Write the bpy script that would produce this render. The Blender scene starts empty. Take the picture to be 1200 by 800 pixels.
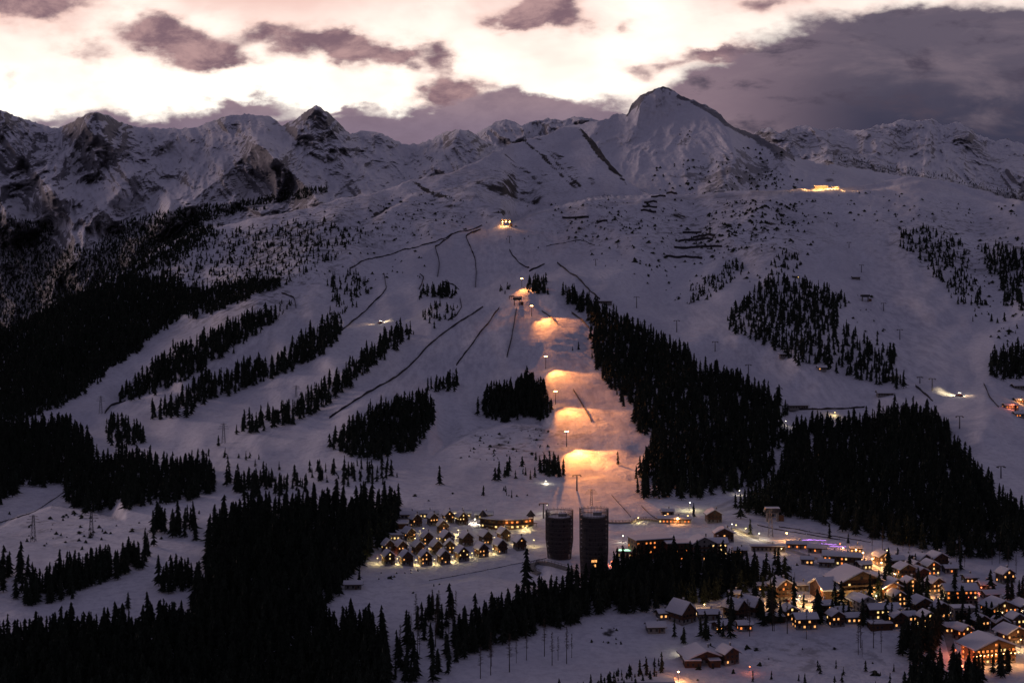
import bpy, math, random
import numpy as np
from mathutils import Vector, Matrix

# ------------------------------------------------------------------ camera, world, sun, exposure
scene = bpy.context.scene
col = scene.collection
F, HX, HY = 1700.0, 600.0, 300.0            # focal length, centre column and horizon row in photo pixels (1200 wide)
R = math.radians
cam_d = bpy.data.cameras.new('camera'); cam = bpy.data.objects.new('camera', cam_d); col.objects.link(cam)
cam_d.sensor_width = 36.0; cam_d.lens = 36.0 * F / 1200.0
cam_d.shift_y = -(400 - HY) / 1200.0
cam_d.clip_start = 1.0; cam_d.clip_end = 60000.0
cam.location = (0, 0, 0); cam.rotation_euler = (R(90), 0, 0)
scene.camera = cam

vs = scene.view_settings
scene.display_settings.display_device = 'sRGB'
vs.view_transform = 'Standard'; vs.look = 'None'; vs.gamma = 1.0; vs.use_curve_mapping = False
vs.exposure = 0.0

class NT:
    """small helper to write node graphs"""
    def __init__(s, tree): s.t = tree; s.n = tree.nodes; s.l = tree.links
    def add(s, typ, **kw):
        x = s.n.new(typ)
        for k, v in kw.items(): setattr(x, k, v)
        return x
    def put(s, sock, v):
        if isinstance(v, bpy.types.NodeSocket): s.l.new(v, sock)
        elif v is not None:
            sock.default_value = v
    def math(s, op, a, b=None, c=None, clamp=False):
        x = s.add('ShaderNodeMath', operation=op, use_clamp=clamp)
        s.put(x.inputs[0], a); s.put(x.inputs[1], b) if b is not None else None
        s.put(x.inputs[2], c) if c is not None else None
        return x.outputs[0]
    def vmath(s, op, a, b=None, scale=None):
        x = s.add('ShaderNodeVectorMath', operation=op)
        s.put(x.inputs[0], a)
        if b is not None: s.put(x.inputs[1], b)
        if scale is not None: s.put(x.inputs['Scale'], scale)
        return x.outputs[0]
    def mix(s, f, a, b, kind='MIX'):
        x = s.add('ShaderNodeMix', data_type='RGBA', blend_type=kind)
        s.put(x.inputs[0], f); s.put(x.inputs[6], a); s.put(x.inputs[7], b)
        return x.outputs[2]
    def noise(s, vec, scale, detail=4, rough=.55, dist=0.0, out=0):
        x = s.add('ShaderNodeTexNoise')
        s.put(x.inputs['Vector'], vec); x.inputs['Scale'].default_value = scale
        x.inputs['Detail'].default_value = detail; x.inputs['Roughness'].default_value = rough
        x.inputs['Distortion'].default_value = dist
        return x.outputs[out]
    def smooth(s, v, a, b, o0=0.0, o1=1.0):
        x = s.add('ShaderNodeMapRange', interpolation_type='SMOOTHSTEP')
        s.put(x.inputs[0], v); x.inputs[1].default_value = a; x.inputs[2].default_value = b
        x.inputs[3].default_value = o0; x.inputs[4].default_value = o1
        return x.outputs[0]

SUN_AZ, SUN_EL = R(-48), R(11)      # sun lamp raised clear of the far range, front left, standing in for afterglow
world = bpy.data.worlds.new('World'); scene.world = world; world.use_nodes = True
w = NT(world.node_tree); w.n.clear()
out = w.add('ShaderNodeOutputWorld'); bg = w.add('ShaderNodeBackground')
w.l.new(bg.outputs[0], out.inputs[0])
tc = w.add('ShaderNodeTexCoord'); d = tc.outputs['Generated']
sep = w.add('ShaderNodeSeparateXYZ'); w.l.new(d, sep.inputs[0])
X, Y, Z = sep.outputs
ysafe = w.math('MAXIMUM', Y, 0.08)
U = w.math('DIVIDE', X, ysafe); V = w.math('DIVIDE', Z, ysafe)
cmb = w.add('ShaderNodeCombineXYZ'); w.l.new(U, cmb.inputs[0]); w.l.new(V, cmb.inputs[1])
uv = cmb.outputs[0]
stretch = w.vmath('MULTIPLY', uv, (1.0, 1.9, 1.0))
wn = w.noise(stretch, 22.0, 7, .56, 0.0, 1)
warp = w.vmath('SUBTRACT', wn, (.5, .5, .5))
warp = w.vmath('MULTIPLY', warp, (.060, .040, 0))
puv = w.vmath('ADD', uv, warp)
ps = w.add('ShaderNodeSeparateXYZ'); w.l.new(puv, ps.inputs[0]); pu, pv = ps.outputs[0], ps.outputs[1]
fine = w.noise(stretch, 30.0, 6, .55)
broad = w.noise(stretch, 9.0, 5, .55, .3)
def blob(cx, cy, rx, ry, k=1.0):
    a = w.math('DIVIDE', w.math('SUBTRACT', pu, (cx - HX) / F), rx / F)
    b = w.math('DIVIDE', w.math('SUBTRACT', pv, (HY - cy) / F), ry / F)
    r2 = w.math('ADD', w.math('MULTIPLY', a, a), w.math('MULTIPLY', b, b))
    g = w.math('EXPONENT', w.math('MULTIPLY', r2, -.9))
    return w.math('MULTIPLY', g, k)
def field(items):
    acc = None
    for it in items:
        b = blob(*it); acc = b if acc is None else w.math('ADD', acc, b)
    return acc
clouds = [  # broken purple clouds: photo column, row, half width, half height, weight
    (35, 2, 80, 24, 1.5), (98, 58, 32, 20, .7), (175, 36, 34, 20, .9), (215, 50, 42, 22, 1.15), (255, 68, 32, 14, 1.1),
    (300, 46, 34, 17, .85), (350, 52, 32, 16, .75), (402, 54, 24, 20, 1.3), (440, 62, 34, 17, 1.05), (485, 66, 30, 13, .8),
    (523, 74, 15, 22, .75), (505, 108, 28, 19, 1.0), (545, 110, 32, 14, .9), (637, 20, 44, 18, 1.5), (605, 30, 26, 9, .6),
    (843, 62, 44, 9, 1.15), (900, 4, 44, 13, .7), (752, 80, 26, 8, .6), (730, 30, 14, 9, .6), (783, 70, 18, 7, .5), (0, 95, 12, 10, .5)]
cf = field(clouds)
low = [  # the long bank lying on the horizon
    (60, 142, 60, 12, .9), (160, 143, 50, 11, .8), (285, 124, 45, 10, 1.0), (240, 136, 45, 12, .8), (390, 128, 42, 6, .8), (400, 150, 140, 17, 1.2),
    (520, 135, 55, 16, 1.1), (600, 128, 60, 20, 1.3), (640, 114, 40, 9, .6), (700, 130, 50, 17, 1.2), (560, 165, 300, 22, 1.2)]
lf = field(low)
heavy = [  # the heavy dark bank on the right
    (1060, 120, 215, 62, 1.5), (1180, 70, 120, 50, 1.5), (1010, 62, 95, 34, 1.1), (900, 95, 70, 26, 1.1), (840, 118, 45, 22, .9),
    (1250, 120, 170, 90, 1.5), (1040, 160, 260, 40, 1.2), (1100, 40, 80, 18, .8)]
hf = field(heavy)
fn = w.math('MULTIPLY', w.math('SUBTRACT', fine, .5), 1.5)
bn = w.math('MULTIPLY', w.math('SUBTRACT', broad, .5), .9)
both = w.math('ADD', fn, bn)
A1 = w.smooth(w.math('ADD', cf, w.math('MULTIPLY', both, .80)), .02, 1.0)
A2 = w.smooth(w.math('ADD', lf, w.math('MULTIPLY', both, .6)), .28, 1.05)
A3 = w.smooth(w.math('ADD', hf, w.math('MULTIPLY', both, .42)), .30, .95)
# base sky: cream white low over the range, pinker higher, dim violet overhead
elev = w.math('ARCSINE', Z)
e1 = w.smooth(V, .10, .22); e2 = w.smooth(elev, .19, .50)
cream = w.mix(w.smooth(w.noise(stretch, 5.5, 4, .6), .42, .68), (1.35, 1.27, 1.12, 1), (1.12, .92, .82, 1))
pink = (.86, .58, .54, 1)
basec = w.mix(w.math('MULTIPLY', e1, w.smooth(broad, .30, .62, .15, .9)), cream, pink)
topw = w.math('MULTIPLY', w.smooth(V, .145, .185), w.smooth(w.noise(stretch, 7.0, 4, .5), .35, .6)); leftw = w.smooth(U, 0.03, -.08)
basec = w.mix(w.math('MULTIPLY', w.math('MULTIPLY', topw, leftw), .75), basec, (.88, .52, .46, 1))
side = w.smooth(w.math('ABSOLUTE', w.math('SUBTRACT', U, (430 - HX) / F)), .30, .55)
basec = w.mix(w.math('MULTIPLY', side, .35), basec, (.78, .62, .62, 1))
# away from the afterglow
back = w.smooth(Y, .80, .15)
dim_c = w.mix(w.smooth(elev, .05, .9), (.148, .122, .182, 1), (.083, .077, .128, 1))
sky = w.add('ShaderNodeTexSky', sky_type='NISHITA'); sky.sun_disc = False
sky.sun_elevation = SUN_EL; sky.sun_rotation = SUN_AZ; sky.altitude = 1800
skyd = w.mix(1.0, dim_c, w.vmath('SCALE', sky.outputs[0], None, .003), 'ADD')
basec = w.mix(e2, basec, skyd)
basec = w.mix(back, basec, skyd)
# cloud colours: shadowed body, warmer thin rims
thin = w.mix(w.smooth(A1, .30, 1.0), (.92, .54, .46, 1), (.22, .135, .165, 1))
thin = w.mix(w.smooth(w.noise(stretch, 24.0, 8, .66, .3), .40, .68), thin, w.mix(.6, thin, (.70, .44, .41, 1)))
c = w.mix(A1, basec, thin)
lowc = w.mix(w.smooth(V, .085, .115), (.25, .185, .245, 1), (.36, .25, .28, 1))
lowc = w.mix(w.smooth(w.noise(stretch, 18.0, 8, .62, .2), .38, .68), lowc, w.mix(.55, lowc, (.17, .12, .17, 1)))
c = w.mix(A2, c, lowc)
hv = w.mix(w.smooth(w.math('ADD', V, w.math('MULTIPLY', fn, .02)), .085, .155), (.048, .046, .080, 1), (.125, .102, .140, 1))
hv = w.mix(w.smooth(U, .26, .10), hv, (.26, .18, .22, 1))
hv = w.mix(w.smooth(w.noise(w.vmath('MULTIPLY', uv, (1.0, 3.2, 1.0)), 11.0, 6, .6, .4), .46, .74), hv, w.mix(.40, hv, (.30, .22, .25, 1)))
hv = w.mix(w.smooth(w.noise(w.vmath('MULTIPLY', uv, (1.0, 2.6, 1.0)), 20.0, 6, .62, .2), .50, .72), hv, (.075, .06, .09, 1))
hole = w.smooth(w.math('ADD', w.math('ADD', blob(1139, 74, 14, 6, .5), blob(1155, 42, 26, 5, .55)), w.math('MULTIPLY', fn, .35)), .2, 1.7)
hv = w.mix(w.math('MULTIPLY', hole, .35), hv, (.42, .34, .37, 1))
c = w.mix(A3, c, hv)
cc = w.mix(w.math('MAXIMUM', e2, back), c, skyd)
gnd = w.smooth(Z, -.02, -.10)
cc = w.mix(gnd, cc, (.05, .045, .06, 1))
w.l.new(cc, bg.inputs[0]); bg.inputs[1].default_value = 1.0
world.cycles.sampling_method = 'MANUAL'; world.cycles.sample_map_resolution = 1024

sd = bpy.data.lights.new('sun', 'SUN'); sun = bpy.data.objects.new('sun', sd); col.objects.link(sun)
sd.energy = 0.80; sd.angle = R(12); sd.color = (1.0, .70, .68)
sv = Vector((math.sin(SUN_AZ) * math.cos(SUN_EL), math.cos(SUN_AZ) * math.cos(SUN_EL), math.sin(SUN_EL)))
sun.rotation_euler = sv.to_track_quat('Z', 'Y').to_euler()

scene.render.engine = 'CYCLES'
scene.cycles.use_denoising = True
scene.cycles.max_bounces = 4; scene.cycles.diffuse_bounces = 2; scene.cycles.glossy_bounces = 1
scene.cycles.sample_clamp_indirect = 3.0

# ------------------------------------------------------------------ numpy noise
rng = np.random.default_rng(7)
_perm = rng.permutation(512); _perm = np.concatenate([_perm, _perm, _perm])
_ang = rng.uniform(0, 2 * np.pi, 512); _gx, _gy = np.cos(_ang), np.sin(_ang)
def perlin(x, y):
    xi = np.floor(x).astype(np.int64); yi = np.floor(y).astype(np.int64)
    xf = x - xi; yf = y - yi
    u = xf ** 3 * (xf * (xf * 6 - 15) + 10); v = yf ** 3 * (yf * (yf * 6 - 15) + 10)
    def g(ix, iy, dx, dy):
        h = _perm[_perm[ix & 511] + (iy & 511)]
        return _gx[h] * dx + _gy[h] * dy
    a = g(xi, yi, xf, yf); b = g(xi + 1, yi, xf - 1, yf)
    c_ = g(xi, yi + 1, xf, yf - 1); d_ = g(xi + 1, yi + 1, xf - 1, yf - 1)
    return (a + u * (b - a)) + v * ((c_ + u * (d_ - c_)) - (a + u * (b - a)))
def fbm(x, y, o=4, g=.5):
    s = 0; a = 1; t = 0
    for i in range(o):
        s = s + a * perlin(x * 2 ** i + 17.3 * i, y * 2 ** i + 9.1 * i); t += a; a *= g
    return s / t * 1.6
def ridged(x, y, o=5, g=.55):
    s = 0; a = 1; t = 0; prev = 1.0
    for i in range(o):
        n = 1 - np.abs(perlin(x * 2 ** i + 31.7 * i, y * 2 ** i + 5.3 * i) * 1.7); n = np.clip(n, 0, 1) ** 2
        s = s + a * n * prev; prev = np.clip(n * 1.4, 0, 1); t += a; a *= g
    return s / t
def sstep(e0, e1, x):
    t = np.clip((x - e0) / (e1 - e0), 0, 1); return t * t * (3 - 2 * t)
def lut(pts):
    p = np.array(pts, float); return lambda x: np.interp(x, p[:, 0], p[:, 1])
def smooth_lut(pts, w_=6):
    p = np.array(pts, float); xs = np.arange(p[0, 0], p[-1, 0] + 1)
    ys = np.interp(xs, p[:, 0], p[:, 1]); k = np.hanning(2 * w_ + 3)[1:-1]; k /= k.sum()
    ys = np.convolve(np.pad(ys, w_, mode='reflect', reflect_type='odd'), k, 'valid')
    return lambda x: np.interp(x, xs, ys)

# ------------------------------------------------------------------ the ground as a real surface
# main mountain: skyline of the near slopes, column by column
TOP = [(-200, 470), (-100, 432), (0, 392), (40, 371), (70, 355), (110, 337), (150, 314), (190, 291), (233, 268), (260, 264), (290, 258), (320, 252),
       (350, 244), (380, 238), (410, 232), (440, 225), (480, 212), (520, 203), (560, 188), (600, 170), (620, 163), (640, 157), (655, 150),
       (668, 147), (680, 149), (690, 160), (700, 172), (712, 190), (725, 205), (745, 219), (762, 229), (800, 229), (850, 227), (900, 223),
       (945, 221), (1000, 218), (1040, 212), (1075, 208), (1100, 212), (1150, 222), (1200, 238), (1290, 262), (1400, 290)]
top_raw = smooth_lut(TOP, 5)
def top1(px): return top_raw(px) + 1.0 * fbm(np.asarray(px) / 9.0, np.zeros_like(px) + 3.3, 3)
_g = smooth_lut([(60, 4700), (150, 3650), (200, 3080), (230, 2780), (262, 2540), (300, 2330), (350, 2080), (400, 1850), (460, 1620), (530, 1370),
                 (600, 1130), (650, 1000), (700, 905), (740, 850), (800, 770), (900, 650), (1050, 500)], 14)
# rolls and crests: (list of crest points, how far the ground behind drops back, fade upward in px)
CRESTS = [([(586, 268), (600, 262), (620, 253), (650, 244), (680, 237), (710, 233), (770, 231)], 330, 60),
          ([(500, 540), (530, 520), (560, 505), (600, 497), (630, 499), (652, 508)], 60, 60),
          ([(590, 344), (612, 340), (640, 343)], 8, 22), ([(596, 376), (625, 370), (668, 378)], 9, 22),
          ([(560, 440), (610, 434), (660, 436), (705, 442)], 8, 22), ([(630, 479), (656, 476), (700, 480), (725, 486)], 6, 20),
          ([(648, 529), (668, 526), (700, 530), (730, 534)], 6, 20), ([(648, 568), (700, 560), (760, 570)], 8, 20),
          ([(-40, 640), (20, 606), (60, 594), (92, 600), (150, 612)], 90, 60),
          ([(120, 487), (150, 470), (190, 460), (215, 462)], 45, 40),
          ([(470, 690), (560, 678), (650, 690)], 14, 40),
          ([(820, 215), (900, 226), (1000, 226), (1080, 214), (1200, 246)], 120, 40),
          ([(430, 262), (480, 232), (540, 222), (600, 234), (640, 246)], 110, 50),
          ([(655, 362), (680, 368), (700, 384)], 30, 30)]
def D1(px, py):
    px = np.asarray(px, float); py = np.asarray(py, float)
    D = _g(py)
    D = D * (1 + .16 * sstep(420, 60, px) * sstep(640, 400, py))
    D = D * (1 + .06 * fbm(px / 120.0, py / 90.0, 3) * sstep(620, 500, py) * (1 - .9 * np.exp(-((px - 672) / 90.0) ** 2 - ((py - 470) / 110.0) ** 4)))
    for pts, A, fade in CRESTS:
        p = np.array(pts, float)
        yc = np.interp(px, p[:, 0], p[:, 1]); tx = sstep(p[0, 0], p[0, 0] + 22, px) * sstep(p[-1, 0], p[-1, 0] - 22, px)
        up = yc - py
        D = D + A * tx * sstep(-1.0, 3.0, up) * np.exp(-np.clip(up, 0, None) / fade)
    return D
def zn(X, Y):
    X = np.asarray(X, float); Y = np.asarray(Y, float)
    far = sstep(1500, 2800, Y)
    return (1.2 + 2.5 * far) * fbm(X / 70., Y / 90., 3) + (.55 + 1.9 * far) * fbm(X / 17., Y / 22., 3) + far * 9.0 * (ridged(X / 210. + 3, Y / 330., 3) - .4)
def P(px, py):
    D = float(D1(px, py)); x = (px - HX) / F * D
    return Vector((x, D, (HY - py) / F * D + float(zn(x, D))))
def PV(px, py):
    D = D1(px, py); x = (px - HX) / F * D
    return x, D, (HY - py) / F * D + zn(x, D)
def mpp(px, py): return float(D1(px, py)) / F       # metres per photo pixel there

def mesh_np(name, verts, faces, mats, mat_idx=None, smooth=False, attrs=None):
    me = bpy.data.meshes.new(name)
    n = len(faces); k = faces.shape[1]
    me.vertices.add(len(verts)); me.vertices.foreach_set('co', np.ascontiguousarray(verts, np.float32).ravel())
    me.loops.add(n * k); me.loops.foreach_set('vertex_index', np.ascontiguousarray(faces, np.int32).ravel())
    me.polygons.add(n); me.polygons.foreach_set('loop_start', np.arange(0, n * k, k, dtype=np.int32))
    if mat_idx is not None: me.polygons.foreach_set('material_index', np.ascontiguousarray(mat_idx, np.int32))
    me.polygons.foreach_set('use_smooth', np.full(n, smooth, bool))
    for m in mats: me.materials.append(m)
    for an, av in (attrs or {}).items():
        a = me.attributes.new(an, 'FLOAT', 'POINT'); a.data.foreach_set('value', np.ascontiguousarray(av, np.float32))
    me.update(calc_edges=True)
    return me
def link(name, me, parent=None, loc=None):
    o = bpy.data.objects.new(name, me); col.objects.link(o)
    if parent is not None: o.parent = parent
    if loc is not None: o.location = loc
    return o
def tag(o, label=None, cat=None, group=None, kind=None):
    if label: o['label'] = label
    if cat: o['category'] = cat
    if group: o['group'] = group
    if kind: o['kind'] = kind
    return o
def grid_faces(nr, nc):
    i = np.arange(nr - 1)[:, None] * nc + np.arange(nc - 1)[None, :]
    return np.stack([i, i + 1, i + nc + 1, i + nc], -1).reshape(-1, 4)

# ------------------------------------------------------------------ materials
def new_mat(name):
    m = bpy.data.materials.new(name); m.use_nodes = True; t = NT(m.node_tree)
    return m, t, t.n['Principled BSDF']
def simple(name, c_, rough=.8, metal=0.0, var=.15, scale=1.5, spec=.3):
    m, t, b = new_mat(name)
    tcx = t.add('ShaderNodeTexCoord')
    nz = t.noise(tcx.outputs['Object'], scale, 4, .6)
    k = t.smooth(nz, .3, .7, 1 - var, 1 + var)
    t.l.new(t.vmath('SCALE', (c_[0], c_[1], c_[2]), None, k), b.inputs['Base Color'])
    b.inputs['Roughness'].default_value = rough; b.inputs['Metallic'].default_value = metal
    b.inputs['Specular IOR Level'].default_value = spec
    return m
def emit(name, c_, s, c2=None, scale=3.0):
    m, t, b = new_mat(name)
    tcx = t.add('ShaderNodeTexCoord')
    nz = t.noise(tcx.outputs['Object'], scale, 2, .5)
    cl = t.mix(t.smooth(nz, .3, .7), (*c_, 1), (*(c2 or c_), 1))
    b.inputs['Base Color'].default_value = (.05, .04, .03, 1)
    t.l.new(cl, b.inputs['Emission Color']); b.inputs['Emission Strength'].default_value = s
    return m
def ground_mat(name, rock_c, scale=1.0, kind='near'):
    m, t, b = new_mat(name)
    g = t.add('ShaderNodeNewGeometry'); pos = g.outputs['Position']
    sp = t.add('ShaderNodeSeparateXYZ'); t.l.new(g.outputs['Normal'], sp.inputs[0])
    def at(n_):
        a = t.add('ShaderNodeAttribute'); a.attribute_name = n_; return a.outputs['Fac']
    rock = at('rock'); scrub = at('scrub')
    n1 = t.noise(pos, .004 * scale, 8, .62, .4); n2 = t.noise(pos, .03 * scale, 7, .65)
    n3 = t.noise(pos, .0012 * scale, 4, .5)
    snow = t.mix(t.smooth(n1, .35, .65), (.80, .80, .83, 1), (.72, .72, .76, 1))
    if kind == 'near':
        n4 = t.noise(t.vmath('MULTIPLY', pos, (1, .35, 1)), .012, 6, .6)
        snow = t.mix(t.smooth(n4, .42, .62), snow, t.mix(.5, snow, (.55, .55, .60, 1)))
        groom = at('groom'); n9 = t.noise(t.vmath('MULTIPLY', pos, (1, .12, 1)), .13, 5, .7); n10 = t.noise(pos, .18, 6, .7)
        snow = t.mix(t.smooth(n10, .42, .66), snow, t.mix(.6, snow, (.50, .50, .55, 1)))
        snow = t.mix(t.math('MULTIPLY', groom, .85), snow, t.mix(t.smooth(n9, .35, .68), (.82, .81, .83, 1), (.50, .50, .55, 1)))
        tr = at('track'); snow = t.mix(tr, snow, (.30, .27, .26, 1))
    rk = t.mix(t.smooth(n2, .35, .65), (*rock_c, 1), (rock_c[0] * .45, rock_c[1] * .45, rock_c[2] * .5, 1))
    steep = t.smooth(sp.outputs[2], .93 if kind == 'near' else .92, .55 if kind == 'near' else .50)
    if kind == 'near':
        amt = t.math('ADD', t.math('MULTIPLY', rock, .98), t.math('MULTIPLY', steep, .25))
        amt = t.math('ADD', amt, t.math('MULTIPLY', t.math('SUBTRACT', n1, .5), 1.1))
        amt = t.math('ADD', amt, t.math('MULTIPLY', t.math('SUBTRACT', n2, .5), 1.7))
        amt = t.math('MULTIPLY', t.smooth(amt, .52, .74), t.smooth(rock, .02, .22))
    else:
        n5 = t.noise(t.vmath('MULTIPLY', pos, (1, .6, .45)), .011, 9, .72, .25); n6 = t.noise(t.vmath('MULTIPLY', pos, (1, .7, .22)), .035, 6, .7)
        amt = t.math('ADD', t.math('MULTIPLY', rock, .62), t.math('MULTIPLY', steep, .62))
        amt = t.math('ADD', amt, t.math('MULTIPLY', t.math('SUBTRACT', n5, .5), 2.6))
        amt = t.math('ADD', amt, t.math('MULTIPLY', t.math('SUBTRACT', n6, .5), 1.5))
        amt = t.math('MULTIPLY', t.smooth(amt, .38, .74), .82)
    cl = t.mix(amt, snow, rk)
    if kind == 'near':
        sc = t.math('MULTIPLY', scrub, t.smooth(t.math('ADD', t.noise(pos, .07, 5, .7), t.math('MULTIPLY', n1, .3)), .64, .78))
    else:
        n7 = t.noise(t.vmath('MULTIPLY', pos, (1, .5, .8)), .032, 4, .75); n8 = t.noise(pos, .004, 4, .6)
        sc = t.smooth(t.math('ADD', t.math('ADD', t.math('MULTIPLY', scrub, .55), t.math('MULTIPLY', t.math('SUBTRACT', n7, .5), 1.6)), t.math('MULTIPLY', t.math('SUBTRACT', n8, .5), 1.2)), .38, .52)
        sc = t.math('MULTIPLY', sc, t.smooth(scrub, .05, .3))
    cl = t.mix(t.math('MULTIPLY', sc, .6 if kind != 'near' else 1.0), cl, (.045, .042, .036, 1))
    t.l.new(cl, b.inputs['Base Color'])
    b.inputs['Roughness'].default_value = .75; b.inputs['Specular IOR Level'].default_value = .15
    bp = t.add('ShaderNodeBump'); bp.inputs['Strength'].default_value = .85 if kind == 'near' else .8
    bp.inputs['Distance'].default_value = 2.4 if kind == 'near' else 40.0
    hh = t.math('ADD', t.noise(pos, .05 if kind == 'near' else .006, 9, .66), t.math('MULTIPLY', t.noise(pos, .35 if kind == 'near' else .02, 5, .6), .35))
    t.l.new(hh, bp.inputs['Height']); t.l.new(bp.outputs[0], b.inputs['Normal'])
    return m
M = {}
M['ground'] = ground_mat('snow_ground', (.085, .075, .065), 1.0)
M['peak'] = ground_mat('rocky_snow', (.125, .12, .132), .8, 'far')
M['needles'] = simple('spruce_needles', (.022, .028, .020), .9, var=.45, scale=.6, spec=.1)
M['bark'] = simple('bark', (.045, .035, .028), .95, spec=.1)
M['scrub'] = simple('dwarf_pine', (.028, .033, .022), .95, var=.4, spec=.1)
M['twig'] = simple('larch_twigs', (.055, .042, .03), .95, spec=.1)
M['roof_snow'] = simple('roof_snow', (.60, .60, .63), .8, var=.05, spec=.15)
M['wood'] = simple('dark_timber', (.085, .042, .024), .8, var=.35, scale=1.2)
M['wood_lt'] = simple('honey_timber', (.13, .068, .034), .75, var=.3, scale=1.2)
M['plaster'] = simple('pale_plaster', (.30, .27, .24), .9, var=.1)
M['stone'] = simple('grey_stone', (.20, .19, .18), .9, var=.3)
M['stone_dk'] = simple('dark_facade', (.07, .06, .058), .85)
M['slate'] = simple('dark_eave', (.05, .04, .035), .8)
M['steel'] = simple('grey_steel', (.14, .14, .15), .5, .6)
M['darksteel'] = simple('dark_steel', (.035, .034, .036), .6, .3)
M['net'] = simple('dark_net', (.035, .03, .035), .9)
M['lath'] = simple('weathered_lath', (.095, .082, .080), .85, var=.3)
M['glass'] = simple('dark_glass', (.02, .022, .03), .15, spec=.6)
M['warm'] = emit('lit_window', (1.0, .50, .17), 1.6, (1.0, .36, .09))
M['yellow'] = emit('yellow_window', (1.0, .68, .26), 1.6, (1.0, .62, .22))
M['amber'] = emit('amber_window', (1.0, .30, .06), 1.5, (1.0, .22, .05))
M['white_l'] = emit('white_lamp', (1.0, .90, .68), 9.0)
M['orange_l'] = emit('orange_lamp', (1.0, .52, .16), 30.0)
M['yellow_l'] = emit('yellow_lamp', (1.0, .74, .30), 9.0)
M['red_l'] = emit('red_lamp', (1.0, .16, .05), 9.0)
M['violet_l'] = emit('violet_lights', (.40, .12, 1.0), 2.6, (.75, .30, 1.0))
M['green_l'] = emit('green_lamp', (.45, 1.0, .62), 1.6)
M['car_a'] = simple('car_dark', (.03, .032, .04), .35, .3); M['car_b'] = simple('car_red', (.30, .03, .025), .35, .2)
M['car_c'] = simple('car_silver', (.40, .41, .43), .35, .5); M['cat_red'] = simple('groomer_red', (.45, .04, .03), .4)
M['road'] = simple('packed_road_snow', (.33, .31, .30), .85, var=.2, scale=.25)

# ------------------------------------------------------------------ main terrain sheet
def blobs(px, py, items):
    s = np.zeros_like(px)
    for cx, cy, rx, ry, k, a in items:
        ca, sa = math.cos(R(a)), math.sin(R(a)); dx, dy = px - cx, py - cy
        s = np.maximum(s, k * np.exp(-(((dx * ca + dy * sa) / rx) ** 2 + ((-dx * sa + dy * ca) / ry) ** 2) ** 1.3))
    return s
def polyline_d(px, py, pts):
    p = np.array(pts, float); best = np.full(px.shape, 1e9)
    for a, b in zip(p[:-1], p[1:]):
        ab = b - a; t_ = np.clip(((px - a[0]) * ab[0] + (py - a[1]) * ab[1]) / (ab @ ab + 1e-9), 0, 1)
        best = np.minimum(best, np.hypot(px - a[0] - t_ * ab[0], py - a[1] - t_ * ab[1]))
    return best
ROCK1 = [(640, 188, 55, 3, .75, 42), (662, 200, 50, 2.5, .7, 45), (612, 198, 50, 4, .6, 38), (590, 225, 60, 4, .5, 20), (520, 215, 50, 3, .5, 25), (720, 200, 30, 3, .8, 50), (600, 215, 45, 20, .42, 25), (660, 190, 55, 9, .50, 42), (703, 178, 36, 6, 1.3, 53), (520, 240, 45, 7, .45, 20), (690, 210, 40, 7, .45, 40),
         (497, 222, 18, 2.5, 1.0, 30), (515, 231, 16, 3, .8, 10), (445, 250, 30, 3, .6, -30), (640, 200, 14, 18, .5, 30), (575, 252, 26, 5, .45, -10),
         (835, 275, 50, 14, .5, -20), (870, 262, 50, 10, .42, 0), (72, 608, 26, 9, .5, 5), (712, 743, 14, 8, .45, -30), (905, 262, 20, 3, .7, 0),
         (800, 255, 35, 8, .45, 10), (830, 768, 30, 9, .7, 0), (600, 512, 55, 12, .4, -8), (590, 525, 50, 12, .42, 0), (1180, 285, 40, 14, .4, 20)]
SCRUB1 = [(560, 222, 110, 30, .5, 0), (470, 260, 120, 30, .6, -15), (330, 275, 120, 25, 1, -20), (850, 275, 130, 30, .8, 0), (1120, 285, 90, 40, .8, 10),
          (720, 270, 90, 26, .6, 0), (610, 518, 80, 22, .8, 0), (300, 320, 120, 50, .9, -20), (90, 620, 80, 20, .6, 0), (940, 770, 130, 26, .45, 0),
          (700, 240, 60, 14, .4, 0), (880, 240, 120, 12, .5, 0)]
GROOM = [(680, 470, 75, 150, 1, -14), (560, 400, 90, 60, .8, -40), (480, 440, 120, 30, .8, -40), (1060, 380, 60, 110, .9, -20), (250, 420, 150, 22, .9, -30),
         (600, 300, 60, 40, .8, 0), (900, 420, 150, 25, .9, 28), (320, 500, 160, 16, .9, -30)]
TRACKS = [([(760, 612), (790, 603), (830, 598), (862, 585), (900, 560)], 2.0, .5), ([(845, 598), (870, 590), (905, 606)], 2.0, .4),
          ([(590, 262), (640, 250), (760, 236), (850, 232), (965, 221)], 1.2, .35), ([(880, 226), (930, 221)], 1.5, .5)]
pxs = np.arange(-190, 1391, 2.0); NC = len(pxs); NR = 430
tt = np.linspace(0, 1, NR) ** .92
PX = np.repeat(pxs[None, :], NR, 0); tp = top1(pxs)
PY = 1040 + (tp[None, :] - 1040) * tt[:, None]
Xw, Yw, Zw = PV(PX, PY)
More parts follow.
